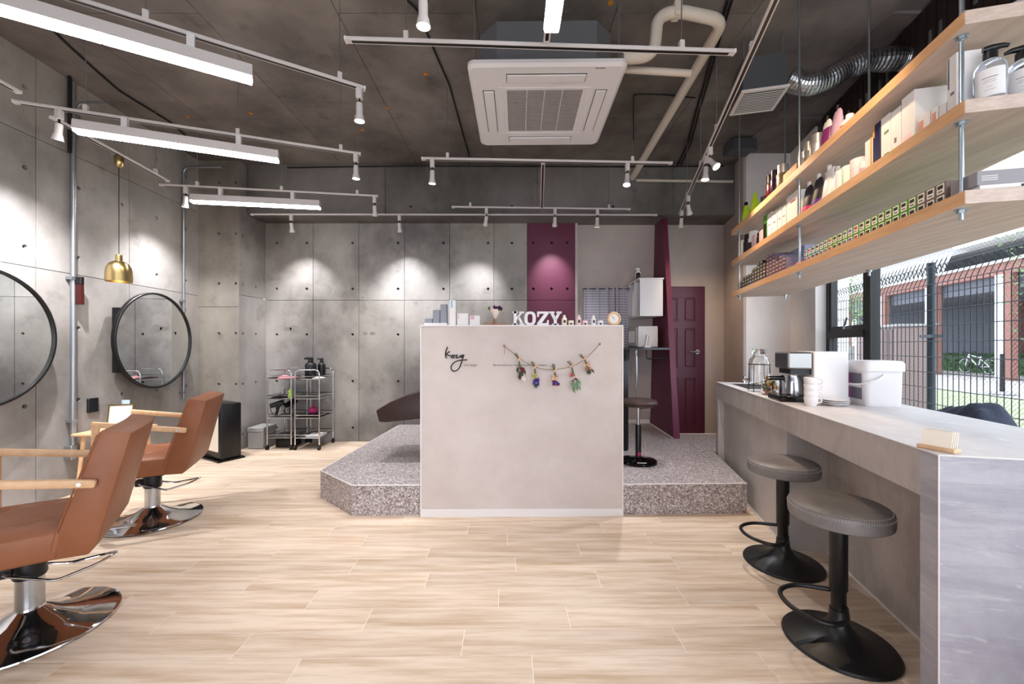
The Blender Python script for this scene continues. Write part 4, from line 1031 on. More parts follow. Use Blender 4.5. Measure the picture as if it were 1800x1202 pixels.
def leaf(mb, p, d, L_, w_):
    p = Vector(p); d = Vector(d).normalized(); s_ = d.cross(Vector((0, 1, .1))).normalized(); n_ = s_.cross(d)
    mb.quad(p, p+d*L_*.45+s_*w_/2+n_*.004, p+d*L_, p+d*L_*.45-s_*w_/2+n_*.004)
random.seed(3)
bq = thing('flower_holder', 'tiny dried flower bouquet in a cone on a wooden stick', 'flowers', (dx(870.5), DY-.01, DZ))
MB().cyl((0, 0, 0), (0, 0, .06), .006).bx(-.018, .018, -.012, .012, 0, .006).ob('stand', 'sign_wood', bq)
MB().lathe([(.004, .045), (.025, .08), (.040, .115), (.038, .115), (.022, .08), (0, .05)]).ob('paper_cone', 'petal_cream', bq, smooth=True)
for nm, m, cs in (('purple_bloom', 'petal_purple', [(.01, -.01, .125), (.03, 0, .13), (-.005, .01, .13)]), ('dark_bloom', 'petal_dark', [(.025, -.02, .115), (.04, 0, .12)]), ('cream_bloom', 'petal_cream', [(-.02, -.02, .118), (-.03, 0, .125)]), ('green_bud', 'stem_green', [(-.043, -.005, .122)])):
    mb = MB()
    for c_ in cs: blob(mb, c_, .014)
    mb.ob(nm, m, bq)
# KOZY slab letters
def letter(ch, x0, x1):
    wd = dx(x1)-dx(x0); h = dh(548); t = thing('letter_'+ch.lower(), f'white block letter {ch} on the divider', 'letter', (dx(x0), DY-.015, DZ), 0, 'white block letters spelling a name')
    mb = MB(); D0, D1 = -.016, .016
    def P(poly): mb.prism([(a*wd, b*h) for a, b in poly], D0, D1, 'y')
    if ch == 'K':
        P([(.10, 0), (.34, 0), (.34, 1), (.10, 1)]); P([(0, 0), (.44, 0), (.44, .13), (0, .13)]); P([(0, .87), (.44, .87), (.44, 1), (0, 1)])
        P([(.34, .36), (.34, .58), (.66, .90), (.86, .90)]); P([(.44, .55), (.60, .66), (.96, .10), (.72, .10)]); P([(.58, .87), (1, .87), (1, 1), (.58, 1)]); P([(.60, 0), (1.04, 0), (1.04, .13), (.60, .13)])
    elif ch == 'O':
        n = 28; o = []; i_ = []
        for k in range(n):
            a = 2*PI*k/n; ca, sa = math.cos(a), math.sin(a)
            f_ = lambda v, e: math.copysign(abs(v)**e, v)
            o.append(((.5+.5*f_(ca, .75)), (.5+.5*f_(sa, .75)))); i_.append(((.5+.22*f_(ca, .7)), (.5+.33*f_(sa, .7))))
        V = [[[mb.bm.verts.new((a*wd, y, b*h)) for a, b in r] for y in (D0, D1)] for r in (o, i_)]
        for k in range(n):
            j = (k+1) % n
            mb.bm.faces.new((V[0][0][k], V[0][0][j], V[0][1][j], V[0][1][k])); mb.bm.faces.new((V[1][0][k], V[1][0][j], V[1][1][j], V[1][1][k]))
            for q in (0, 1): mb.bm.faces.new((V[0][q][k], V[0][q][j], V[1][q][j], V[1][q][k]))
    elif ch == 'Z':
        P([(.02, .84), (.98, .84), (.98, 1), (.02, 1)]); P([(.02, .62), (.16, .62), (.20, .84), (.02, .84)]); P([(.62, .84), (.98, .84), (.40, .16), (.02, .16)])
        P([(.02, 0), (1, 0), (1, .16), (.02, .16)]); P([(.84, .16), (1, .16), (1, .38), (.88, .38)])
    else:
        P([(.38, 0), (.62, 0), (.62, .45), (.38, .45)]); P([(.22, 0), (.78, 0), (.78, .12), (.22, .12)]); P([(.38, .40), (.55, .55), (.30, .9), (.06, .9)]); P([(.62, .40), (.45, .55), (.72, .9), (.94, .9)])
        P([(-.02, .87), (.42, .87), (.42, 1), (-.02, 1)]); P([(.60, .87), (1.02, .87), (1.02, 1), (.60, 1)])
    mb.ob('slab', 'white_plastic', t)
for ch, a, b in (('K', 901, 921), ('O', 921.5, 941.5), ('Z', 943.5, 964), ('Y', 965, 986)): letter(ch, a, b)
mat('cream_plastic', '#e6dcc4', .4); mat('pink_plastic', '#e3c3c4', .4)
def mini(label, x0, x1, ytop, m, jar):
    r = (dx(x1)-dx(x0))/2; h = dh(ytop); t = thing('cosmetic_jar' if jar else 'cosmetic_bottle', label, 'jar' if jar else 'bottle', ((dx(x0)+dx(x1))/2, DY-.01, DZ))
    if jar:
        MB().lathe([(0, 0), (r*.97, 0), (r, .003), (r, h*.66), (0, h*.66)]).ob('pot', m, t, smooth=True); MB().lathe([(0, h*.66), (r*1.02, h*.66), (r*1.02, h), (0, h)]).ob('lid', m, t, smooth=True)
        MB().bx(-r*.45, r*.3, -r-.0015, -r*.9, h*.15, h*.50).ob('print', 'ink', t)
    else:
        MB().lathe([(0, 0), (r*.97, 0), (r, .003), (r, h*.66), (r*.62, h*.76), (0, h*.76)]).ob('bottle_body', m, t, smooth=True); MB().lathe([(0, h*.75), (r*.55, h*.75), (r*.55, h), (0, h)]).ob('cap', m, t, smooth=True)
        MB().bx(-r*.35, r*.45, -r-.0015, -r*.9, h*.24, h*.52).ob('print', 'ink', t)
mini('cream mini bottle next to the letter Y', 987, 996, 554, 'cream_plastic', False); mini('cream mini jar beside the cream bottle', 998.5, 1008, 563.5, 'cream_plastic', True)
mini('pink mini bottle among the cosmetics', 1012.5, 1021, 554, 'pink_plastic', False); mini('pink mini jar among the cosmetics', 1023.5, 1032.5, 563.5, 'pink_plastic', True)
mini('white mini bottle toward the clock', 1038.5, 1046.5, 554.5, 'white_plastic', False); mini('white mini jar toward the clock', 1050, 1059.5, 563.5, 'white_plastic', True)
ck = thing('desk_clock', 'small round wooden clock at the end of the divider', 'clock', (dx(1078.5), DY-.01, DZ+.049), 0)
rr = Matrix.Rotation(PI/2, 3, 'X')
MB().lathe([(.036, -.018), (.047, -.018), (.0485, -.012), (.0485, .012), (.046, .018), (.037, .018), (.034, .008), (.034, -.018)], (0, 0, 0), 36, rr).ob('case', 'pale_wood', ck, smooth=True)
MB().lathe([(0, -.01), (.035, -.01), (.035, .006), (0, .006)], (0, 0, 0), 32, rr).ob('dial', 'white_paper', ck)
MB().box((-.006, -.008, .008), (.002, .001, .024), Matrix.Rotation(-.75, 3, 'Y')).ob('hour_hand', 'ink', ck); MB().box((-.005, -.009, .006), (.0015, .001, .034), Matrix.Rotation(-.8, 3, 'Y')).ob('minute_hand', 'ink', ck)

# garland of dried flowers on the divider face
GY = 2.80
def gz(x, y): p = at(x, y, GY); return p
def z9(x, y): return gz(870+x/9, 590+y/9)
gl_ = thing('twine', 'brown twine pinned at two nails across the divider', 'string')
tw_pts = [z9(150, 170), z9(330, 300), z9(450, 400), z9(590, 470), z9(720, 520), z9(880, 540), z9(1040, 525), z9(1200, 490), z9(1320, 440), z9(1420, 370), z9(1530, 270), z9(1655, 140)]
MB().tube(smooth_path(tw_pts, 5), .0026, 6).ob('cord', 'rope', gl_, smooth=True)
MB().tube([z9(150, 170), z9(150, 300)], .002, 6).ob('loose_end', 'rope', gl_)
for p in (z9(148, 158), z9(1657, 130)):
    MB().lathe([(0, -.012), (.007, -.01), (.008, -.004), (.003, 0), (.003, .030), (0, .030)], p, 12, Matrix.Rotation(-PI/2, 3, 'X')).ob('nail', 'sign_wood', gl_, smooth=True)
def bunch(label, top, clip, bottom, spec, stems='stem_green'):
    t = thing('dried_bouquet', label, 'flowers', z9(*clip), 0, 'dried posies pegged to the twine'); o = z9(*clip); random.seed(len(label)*3)
    tp = z9(*top)-o; bt = z9(*bottom)-o; ax = (bt-tp).normalized()
    mb = MB()
    for k in range(9):
        e = tp+Vector((random.uniform(-.012, .012), random.uniform(-.008, .002), random.uniform(-.012, .006))); mb.tube([e, Vector((random.uniform(-.004, .004), -.006, 0)), bt*.4+Vector((random.uniform(-.012, .012), -.010, 0))], .0020, 5)
    mb.ob('stems', stems, t)['kind'] = 'stuff'
    MB().box((.006, -.014, .004), (.010, .010, .042), Matrix.Rotation(.65, 3, 'Y'), .001).ob('clothes_peg', 'kraft', t)
    for nm, m, n, f0_, f1_, r, kind in spec:
        mb = MB()
        for k in range(n):
            c_ = bt*random.uniform(f0_, f1_)+Vector((random.uniform(-1, 1)*.021, random.uniform(-.026, -.006), random.uniform(-.008, .008)))
            if kind == 'leaf': leaf(mb, c_, ax+Vector((random.uniform(-.4, .4), random.uniform(-.2, .1), 0)), r*4.0, r*1.6)
            else: blob(mb, c_, r*random.uniform(.85, 1.35))
        mb.ob(nm, m, t)['kind'] = 'stuff'
bunch('dried posy with wine red blooms and long dark leaves', (325, 260), (375, 370), (450, 760), [('wine_blooms', 'petal_wine', 7, .33, .55, .009, 'b'), ('dark_leaves', 'leaf_dark', 14, .30, .65, .012, 'leaf'), ('pale_feather', 'petal_cream', 4, .6, .72, .011, 'leaf')])
bunch('dried posy of violet flowers with pale green tips', (590, 415), (625, 490), (660, 800), [('green_tips', 'dry_yellow', 8, .3, .55, .009, 'b'), ('violet_blooms', 'petal_violet', 8, .6, .95, .010, 'b'), ('wine_blooms', 'petal_purple', 5, .6, .85, .009, 'b'), ('dark_leaves', 'leaf_dark', 5, .7, .85, .010, 'leaf')])
bunch('round dried posy of purple and peach at the lowest dip', (915, 450), (940, 545), (965, 800), [('peach_paper', 'kraft', 5, .3, .55, .010, 'b'), ('purple_blooms', 'petal_purple', 6, .6, .85, .010, 'b'), ('violet_blooms', 'petal_violet', 4, .7, .85, .009, 'b'), ('coral_specks', 'petal_coral', 4, .75, 1.0, .006, 'b'), ('wine_blooms', 'petal_wine', 4, .6, .9, .007, 'b')])
bunch('longest dried posy with sage green leaves', (1165, 390), (1210, 470), (1285, 890), [('coral_blooms', 'petal_coral', 3, .28, .40, .009, 'b'), ('white_dots', 'petal_cream', 4, .38, .5, .006, 'b'), ('wine_blooms', 'petal_wine', 4, .42, .55, .007, 'b'), ('sage_leaves', 'leaf_sage', 12, .52, .78, .013, 'leaf')])
bunch('dried posy hanging closest to the upper nail on the door side', (1350, 290), (1405, 360), (1510, 600), [('paper_wrap', 'kraft', 4, .3, .5, .010, 'b'), ('brown_cones', 'sign_wood', 4, .55, .8, .009, 'b'), ('dark_leaves', 'leaf_dark', 7, .45, .7, .010, 'leaf'), ('wine_stems', 'petal_wine', 4, .65, .9, .006, 'leaf')])

# ================================================================ COUNTER
CO = Vector((1.296, 1.218, 0)); CZ = .87
def cpt(w_, t_, z=0): return CO+B*w_+A*t_+Vector((0, 0, z))
cn = thing('bar_counter', 'long grey stone-look bar counter along the window', 'counter', CO, RZ)
CL, CW = 2.60, .66
MB().bx(.001, CW, .001, CL, CZ-.004, CZ).ob('worktop', 'stone_top_daylit', cn)
MB().bx(.05, CW-.002, .076, CL-.076, CZ-.03, CZ-.004).ob('core_board', 'stone_laminate', cn)
MB().bx(.0005, .05, .076, CL-.076, .722, CZ-.004).ob('apron', 'stone_laminate', cn)
MB().bx(.0005, CW, 0, .076, 0, CZ-.004).ob('end_leg', 'stone_end_daylit', cn)
MB().bx(.0005, .30, CL-.076, CL, 0, CZ-.004).ob('end_leg', 'stone_laminate', cn)
MB().bx(.05, CW-.02, 1.20, CL-.076, 0, CZ-.03).ob('cabinet', 'grey_panel', cn)
MB().bx(.26, .30, .076, 1.20, 0, CZ-.03).ob('knee_panel', 'stone_laminate', cn)
for o_ in (MB().tube([(0, 0, 0), (0, 0, CZ)], .0022, 6), MB().tube([(0, 0, CZ), (0, CL, CZ)], .0022, 6), MB().tube([(0, 0, CZ), (CW, 0, CZ)], .0022, 6), MB().bx(.046, .05, 1.2, CL-.08, 0, .012), MB().bx(.256, .26, .08, 1.2, 0, .012)):
    o_.ob('edge_trim', 'white_trim', cn)
MB().bx(.08, .42, 1.98, 2.40, CZ, CZ+.003).ob('sink_rim', 'black_metal', cn)

def bar_stool(label, loc, rz):
    t = thing('bar_stool', label, 'stool', loc, rz, 'grey padded bar stools')
    r = .172
    st = MB().lathe([(0, .575), (r*.6, .574), (r*.9, .570), (r*.985, .560), (r, .545), (r, .520), (r*.985, .508), (r*.95, .503), (0, .503)], seg=48).ob('seat', 'leather_grey', t, smooth=True)
    sm = MB(); n = 120
    for k in range(n):
        a = 2*PI*k/n; a2 = a+.05
        sm.tube([((r+.001)*math.cos(a), (r+.001)*math.sin(a), .549), ((r-.010)*math.cos(a2), (r-.010)*math.sin(a2), .5665)], .0008, 4)
    s2 = sm.ob('stitching', 'grey_panel', st); s2['kind'] = 'stuff'
    MB().cyl((0, 0, .49), (0, 0, .505), .10).ob('seat_plate', 'black_metal', t)
    MB().lathe([(0, .14), (.026, .14), (.026, .215), (.031, .222), (.031, .495), (0, .495)]).ob('column', 'black_metal', t, smooth=True)
    MB().lathe([(0, 0), (.19, 0), (.193, .006), (.188, .013), (.13, .025), (.07, .048), (.042, .080), (.034, .10), (.030, .14), (0, .14)], seg=48).ob('base', 'black_metal', t, smooth=True)
    MB().tube(smooth_path([(0, .028, .20), (-.10, .10, .19), (-.19, .09, .18), (-.225, 0, .175), (-.18, -.095, .17), (-.09, -.10, .165), (0, -.03, .16)], 6), .009, 10).ob('footrest', 'black_metal', t, smooth=True)
    return t
bar_stool('grey padded bar stool nearest the camera', (1.322, 1.624, 0), math.radians(12))
bar_stool('grey padded bar stool nearer the terrazzo platform', (1.499, 2.22, 0), math.radians(12))

# coffee machine
cm = thing('coffee_machine', 'white and chrome coffee machine with steel jug', 'coffee machine', cpt(.02, 1.20, CZ), RZ)
MB().bx(.0, .20, .01, .21, 0, .035, .008, 2).ob('drip_tray', 'black_gloss', cm)
MB().bx(.17, .345, 0, .22, 0, .300, .006, 2).ob('body', 'white_plastic', cm)
mat('panel_steel', '#8e8b88', .2, 1)
MB().bx(.04, .172, .01, .21, .195, .298, .010, 2).ob('head', 'panel_steel', cm)
MB().bx(.06, .17, .03, .19, .165, .195).ob('brew_head', 'black_plastic', cm)
mat('jug_steel', '#a8aab0', .18, 1)
MB().lathe([(0, .036), (.062, .036), (.064, .05), (.058, .13), (.050, .15), (.050, .155), (0, .155)], (.095, .11, 0), 32).ob('jug', 'jug_steel', cm, smooth=True)
MB().cyl((.06, .10, .138), (-.05, .06, .138), .013).ob('jug_handle', 'black_gloss', cm, smooth=True)
MB().cyl((-.05, .06, .138), (-.055, .058, .138), .014).ob('handle_cap', 'brass', cm)
cu0 = thing('cup', 'lowest white cup in the stack by the coffee machine', 'cup', cpt(.121, 1.075, CZ), RZ, 'stacked white cups')
MB().lathe([(0, .003), (.020, .003), (.021, 0), (.024, 0), (.024, .004), (.030, .012), (.033, .036), (.0335, .050), (.031, .050), (.028, .014), (0, .008)], seg=28).ob('bowl', 'white_plastic', cu0, smooth=True)
MB().tube(smooth_path([(.031, 0, .040), (.048, 0, .042), (.050, 0, .022), (.031, 0, .016)], 5), .0035, 8).ob('cup_handle', 'white_plastic', cu0, smooth=True)
for k, nm in ((1, 'second white cup from the bottom of the stack'), (2, 'third white cup from the bottom of the stack'), (3, 'top white cup of the stack by the coffee machine')):
    dup(cu0, cpt(.121, 1.075, CZ+.036*k), RZ-.15*k, nm)
sa0 = thing('saucer', 'lowest white saucer in the small stack before the bucket', 'saucer', cpt(.255, 1.115, CZ), RZ, 'stacked white saucers')
MB().lathe([(0, 0), (.030, 0), (.032, .004), (.050, .009), (.062, .014), (.063, .0165), (.050, .013), (.03, .008), (0, .007)], seg=32).ob('dish', 'white_plastic', sa0, smooth=True)
dup(sa0, cpt(.256, 1.116, CZ+.010), RZ, 'middle white saucer in the small stack'); dup(sa0, cpt(.255, 1.114, CZ+.020), RZ, 'top white saucer in the small stack')
# white bucket
bu = thing('lidded_bucket', 'white square lidded bucket with handle and grey label', 'bucket', cpt(.40, 1.115, CZ), RZ)
bb = MB(); rings = []
def rrect(x0, x1, y0, y1, r, z, n=4):
    out = []
    for cx_, cy_, a0 in ((x1-r, y1-r, 0), (x0+r, y1-r, 90), (x0+r, y0+r, 180), (x1-r, y0+r, 270)):
        for k in range(n+1):
            a = math.radians(a0+90*k/n); out.append((cx_+r*math.cos(a), cy_+r*math.sin(a), z))
    return out
loft(bb, [rrect(.006, .170, .006, .164, .02, 0), rrect(0, .176, 0, .170, .024, .02), rrect(-.003, .180, -.003, .174, .026, .205)]); bb.ob('bucket_body', 'white_plastic', bu, smooth=True)
bb = MB(); loft(bb, [rrect(-.012, .189, -.012, .183, .03, .195), rrect(-.012, .189, -.012, .183, .03, .236), rrect(-.004, .181, -.004, .175, .03, .250), rrect(.012, .165, .012, .159, .03, .252)]); bb.ob('lid', 'white_plastic', bu, smooth=True)
MB().tube(smooth_path([(.085, -.004, .175), (.04, -.03, .15), (-.02, -.01, .125), (-.03, .085, .118), (-.02, .18, .125), (.04, .20, .15), (.085, .175, .175)], 5), .005, 8).ob('handle', 'white_plastic', bu, smooth=True)
mat('label_grey', '#6c6670', .6); mat('label_purple', '#84457c', .6)
MB().bx(-.0045, -.0005, .03, .15, .035, .18).ob('label', 'label_grey', bu); MB().bx(-.0055, -.004, .115, .15, .035, .18).ob('label_stripe', 'label_purple', bu); MB().bx(-.006, -.004, .03, .15, .10, .115).ob('label_band', 'white_plastic', bu)
# drink dispenser
mat('water_tint', '#f4f8fa', .02, trans=1, ior=1.3)
dd = thing('drink_dispenser', 'clear glass drink dispenser with tap on a wire stand', 'dispenser', cpt(.10, 1.80, CZ), RZ)
def glass_jar(prof, th): return prof + [(max(r-th, .0), z) for r, z in reversed(prof)]
MB().lathe([(0, .055), (.060, .055), (.066, .065), (.066, .215), (.060, .24), (.040, .258), (.038, .275), (.035, .275), (.037, .256), (.056, .237), (.062, .214), (.062, .07), (0, .062)], seg=32).ob('jar', 'clear_glass', dd, smooth=True)
MB().lathe([(0, .275), (.043, .275), (.045, .28), (.045, .308), (.042, .312), (0, .312)], seg=28).ob('lid', 'clear_glass', dd, smooth=True)
for z in (.05, .20): MB().tube([(.072*math.cos(2*PI*k/24), .072*math.sin(2*PI*k/24), z) for k in range(24)], .003, 6, True).ob('ring', 'black_metal', dd)
for k in range(4):
    a = PI/4+k*PI/2; MB().tube([(.072*math.cos(a), .072*math.sin(a), .20), (.076*math.cos(a), .076*math.sin(a), 0)], .003, 6).ob('stand_leg', 'black_metal', dd)
MB().cyl((-.066, 0, .085), (-.11, 0, .085), .009).cyl((-.10, 0, .085), (-.10, 0, .06), .007).box((-.10, 0, .105), (.008, .035, .02), None, .002).ob('tap', 'chrome', dd, smooth=True)
cj = thing('candy_jar', 'round glass jar of colourful wrapped sweets', 'jar', cpt(.105, 1.60, CZ), RZ)
MB().lathe([(0, 0), (.045, 0), (.056, .012), (.060, .04), (.058, .075), (.050, .095), (.044, .10), (.041, .10), (.047, .093), (.055, .074), (.057, .04), (.053, .014), (.043, .004), (0, .004)], seg=32).ob('jar', 'clear_glass', cj, smooth=True)
MB().lathe([(0, .10), (.047, .10), (.047, .106), (.02, .114), (.012, .118), (.014, .13), (.018, .138), (.012, .148), (0, .15)], seg=24).ob('lid', 'clear_glass', cj, smooth=True)
for i_, c_ in enumerate(('#c8552f', '#d8a13a', '#3f7d3c', '#7b5a3a', '#c9c0a8', '#a33a33')):
    mat('sweet_%d' % i_, c_, .4)
random.seed(11)
cmesh = [None]*6
for i_ in range(6):
    cmesh[i_] = MB().box((0, 0, 0), (.022, .014, .012), None, .003).mesh('wrapped_sweet', 'sweet_%d' % i_)
for k in range(46):
    a = random.random()*6.28; z = .014+.078*(k/46); rmax = .042 if z > .02 and z < .08 else .032
    r_ = rmax*math.sqrt(random.random()); o_ = link('wrapped_sweet', cmesh[k % 6], cj, (r_*math.cos(a), r_*math.sin(a), z)); o_.rotation_euler = (random.random()*3, random.random()*3, random.random()*6)
# card stand at the corner
ch = thing('card_stand', 'wooden card stand holding cream cards at the counter corner', 'card holder', cpt(.022, .112, CZ), RZ+math.atan2(-.076, .048))
MB().bx(0, .092, -.018, .018, 0, .013, .002).ob('wood_base', 'pale_wood', ch)
for k in range(4): MB().box((.044+.002*k, -.004+.005*k, .037), (.074, .002, .052), Matrix.Rotation(-.22, 3, 'X')).ob('card', 'cream_paper', ch)
# dark coat lying on the window sill behind the counter
mat('coat_cloth', '#2f3545', .85, bump=.2, bscale=60)
ctm = MB(); n = 40; g = []
co_o = WO+B*(-.14)+A*2.16+Vector((0, 0, .69))
ridge = [(-.30, .0), (-.26, .02), (-.21, .12), (-.17, .215), (-.12, .222), (-.06, .205), (.02, .172), (.10, .165), (.17, .14), (.24, .09), (.30, .0)]
def ridge_h(y):
    for (a, ha), (b, hb) in zip(ridge, ridge[1:]):
        if a <= y <= b: return ha+(hb-ha)*(y-a)/(b-a)
    return 0
for i in range(n+1):
    row = []
    for j in range(15):
        u, v = i/n, j/14; y = -.30+.60*u; x = -.125+.26*v
        rg = math.sin(PI*v)**.55
        f_ = .010*math.sin(u*31+v*9)+.008*math.sin(v*17-u*12)
        row.append(ctm.bm.verts.new((x, y, max(ridge_h(y-.04*(v-.5))*rg+f_*rg, 0)+.004)))
    g.append(row)
for i in range(n):
    for j in range(14): ctm.bm.faces.new((g[i][j], g[i+1][j], g[i+1][j+1], g[i][j+1]))
tag(ctm.ob('coat', 'coat_cloth', None, co_o, RZ, smooth=True), 'dark navy coat heaped on the window sill behind the counter', 'coat')

# ================================================================ HANGING SHELVES
SO = Vector((1.379, 1.22, 0)); SL, SW, ST = 2.386, .41, .042
SZ = {'low': 1.634, 'mid': 1.910, 'top': 2.181}
hsu = thing('hanging_shelf', 'three-tier oak shelf hung from steel rods over the counter', 'shelf', SO, RZ)
for k, z in SZ.items():
    o_ = MB().bx(0, SW, 0, SL, z, z+ST, .001).ob('shelf_board', 'oak_shelf', hsu); MB().bx(-.0012, 0, .0005, SL-.0005, z+.0006, z+ST-.0006).ob('lamplit_edge', 'oak_edge_lamplit', o_)  # thin strip added to carry painted lamplight along the front edge
for w_ in (.032, .378):
    for t_ in (.06, 1.17, 2.28):
        rd = MB().cyl((w_, t_, 1.60), (w_, t_, CEIL), .0062, seg=12).ob('threaded_rod', 'zinc', hsu, smooth=True)
        for z in SZ.values():
            for zz in (z-.012, z+ST):
                MB().cyl((w_, t_, zz), (w_, t_, zz+.012), .012, seg=6).cyl((w_, t_, zz+(.009 if zz < z else 0)), (w_, t_, zz+(.012 if zz < z else .003)), .017, seg=16).ob('nut', 'zinc', rd)
def spt(w_, t_, z): return SO+B*w_+A*t_+Vector((0, 0, z))
def kx(x): return (x-900)/F
for n_, c_, r_, mt in (('lime_plastic', '#a9c62c', .25, 0), ('deep_purple', '#33204a', .3, 0), ('wine_gloss', '#4c1116', .2, 0), ('plum_gloss', '#2b1730', .2, 0), ('silver_bottle', '#c4bdb8', .3, .75), ('gold_bottle', '#c3ad8e', .25, .8),
                   ('magenta_plastic', '#7d2b66', .3, 0), ('lavender_plastic', '#c7a3b8', .35, 0), ('crimson', '#b01a2c', .35, 0), ('navy_card', '#1f1c45', .5, 0), ('mint', '#cfe0cd', .3, 0), ('blush', '#e7c9cc', .3, 0), ('green_card', '#4f8f2e', .6, 0),
                   ('teal_card', '#1f8296', .6, 0), ('taupe_card', '#7d6a61', .6, 0), ('yellow_card', '#c9bd2b', .6, 0), ('charcoal_card', '#26232b', .6, 0), ('mauve_grey_card', '#6f6475', .6, 0), ('peach_dot', '#d99a86', .6, 0), ('hot_pink', '#d5276f', .5, 0),
                   ('lilac_card', '#aeb0d6', .6, 0), ('dove_grey', '#8f8a8c', .5, 0), ('pouch_white', '#e9e4e0', .3, 0), ('tan_card', '#b68a5c', .7, 0), ('purple_bright', '#5c2a86', .4, 0)):
    mat(n_, c_, r_, mt)
def place(shelf, x0, x1, ytop, w_=.05):
    zb = SZ[shelf]+ST; t0 = along(SO, kx(x0), w_); t1 = along(SO, kx(x1), w_)
    tc = (t0+t1)/2; wd = t0-t1; Y = (SO+B*w_+A*tc).y
    h = CAMZ+(609-ytop)/F*Y-zb
    return zb, tc, max(wd*.94, .012), max(min(h, .21), .025)
def s_box(label, shelf, x0, x1, ytop, m, depth=.09, w_=.05, marks=(), name='carton'):
    zb, tc, wd, h = place(shelf, x0, x1, ytop, w_)
    t = thing(name, label, 'box', spt(w_, tc, zb), RZ)
    MB().bx(0, depth, -wd/2, wd/2, 0, h, .0012).ob('carton', m, t)
    for mm, a, b, c_, d_ in marks: MB().bx(-.0012, .0005, -wd/2+wd*a, -wd/2+wd*b, h*c_, h*d_).ob('printed_patch', mm, t)
def s_bot(label, shelf, x0, x1, ytop, m, cap='white_plastic', kind='round', w_=.05, label_m=None, name='bottle', cat='bottle'):
    zb, tc, wd, h = place(shelf, x0, x1, ytop, w_); r = min(wd/2, .038)
    t = thing(name, label, cat, spt(w_+r, tc, zb), RZ)
    P = {'round': [(0, 0), (r*.94, 0), (r, .004), (r, h*.62), (r*.8, h*.74), (r*.42, h*.82), (0, h*.82)], 'tall': [(0, 0), (r*.9, 0), (r, h*.12), (r*.92, h*.45), (r*.62, h*.72), (r*.36, h*.86), (0, h*.86)],
         'cyl': [(0, 0), (r*.95, 0), (r, .003), (r, h*.68), (r*.92, h*.70), (0, h*.70)], 'jar': [(0, 0), (r*.95, 0), (r, .004), (r, h*.62), (0, h*.62)]}[kind]
    MB().lathe(P, seg=20).ob('bottle_body', m, t, smooth=True)
    z0 = P[-1][1]; rc = {'round': .44, 'tall': .38, 'cyl': .86, 'jar': 1.03}[kind]*r
    MB().lathe([(0, z0), (rc, z0), (rc, h-.002), (rc*.9, h), (0, h)], seg=20).ob('cap', cap, t, smooth=True)
    if label_m:
        q = MB(); n2 = 10
        a_ = [q.bm.verts.new(((r*1.01)*math.cos(PI+.9*(2*k/n2-1)), (r*1.01)*math.sin(PI+.9*(2*k/n2-1)), h*.14)) for k in range(n2+1)]; b_ = [q.bm.verts.new((v.co.x, v.co.y, h*.50)) for v in a_]
        for k in range(n2): q.bm.faces.new((a_[k], a_[k+1], b_[k+1], b_[k]))
        q.ob('label', label_m, t, smooth=True)
def s_pouch(label, shelf, x0, x1, ytop, m, cap, base=None, w_=.05, top_k=.45, bh=.30):
    """stand-up refill pouch with a spout"""
    zb, tc, wd, h = place(shelf, x0, x1, ytop, w_); t = thing('refill_pouch', label, 'pouch', spt(w_, tc, zb), RZ)
    n2 = 16; rings = []
    for k, (sy, sx) in ((0, (.5, .030)), (.12, (.5, .034)), (.5, (.5, .022)), (.8, (.46, .010)), (.88, (.30*top_k/.45, .006))):
        rings.append([(.035+sx*math.cos(2*PI*i/n2), wd*sy*math.sin(2*PI*i/n2), h*k) for i in range(n2)])
    loft(MB_ := MB(), rings).ob('pouch_body', m, t, smooth=True)
    MB().cyl((.035, 0, h*.86), (.035, 0, h), .010, seg=12).ob('spout_cap', cap, t, smooth=True)
    if base: 
        q = MB(); loft(q, [[(.035+(sx+.0012)*math.cos(2*PI*i/n2), (wd*sy+.0012)*math.sin(2*PI*i/n2), h*k) for i in range(n2)] for k, (sy, sx) in ((.0, (.5, .030)), (.12, (.5, .034)), (bh, (.5, .034-.0316*(bh-.12))))]); q.ob('colour_band', base, t, smooth=True)
# top board
s_bot('lime green bottle at the far end of the top board', 'top', 1297, 1309, 345, 'lime_plastic', 'black_plastic', 'tall')
s_bot('second lime green bottle on the top board', 'top', 1311, 1325, 333, 'lime_plastic', 'lime_plastic', 'tall')
s_bot('squat dark jar next to the lime bottles', 'top', 1326, 1333, 362, 'plum_gloss', 'black_plastic', 'jar', name='jar', cat='jar')
s_bot('dark purple jar beside the wine-red bottle', 'top', 1334, 1342, 346, 'deep_purple', 'black_plastic', 'jar', name='jar', cat='jar')
s_bot('slim wine-red bottle on the top board', 'top', 1343, 1350, 306, 'wine_gloss', 'black_plastic', 'cyl')
s_bot('slim plum bottle beside the gold one', 'top', 1351, 1357, 299, 'plum_gloss', 'plum_gloss', 'cyl')
s_bot('shiny gold and clear bottle on the top board', 'top', 1358, 1373, 291, 'gold_bottle', 'silver_bottle', 'cyl')
s_box('open tan card tray holding dark-capped vials', 'top', 1376, 1401, 297, 'tan_card', .07)
for q_, (a, b) in enumerate(((1376, 1383), (1384, 1391), (1392, 1399))):
    zb, tc, wd, h = place('top', a, b, 288, .06); zb2, tc2, wd2, h2 = place('top', 1376, 1401, 297)
    v = thing('vial', ('dark-capped vial in the tan tray toward the gold bottle', 'middle dark-capped vial in the tan tray', 'dark-capped vial in the tan tray toward the silver bottles')[q_], 'bottle', spt(.085, tc, zb+h2+.0005), RZ)
    MB().lathe([(0, 0), (.013, 0), (.013, .012), (.008, .016), (0, .016)], seg=14).ob('vial_cap', 'black_gloss', v, smooth=True); MB().lathe([(0, .016), (.006, .016), (.006, .022), (0, .024)], seg=10).ob('dropper', 'black_plastic', v)
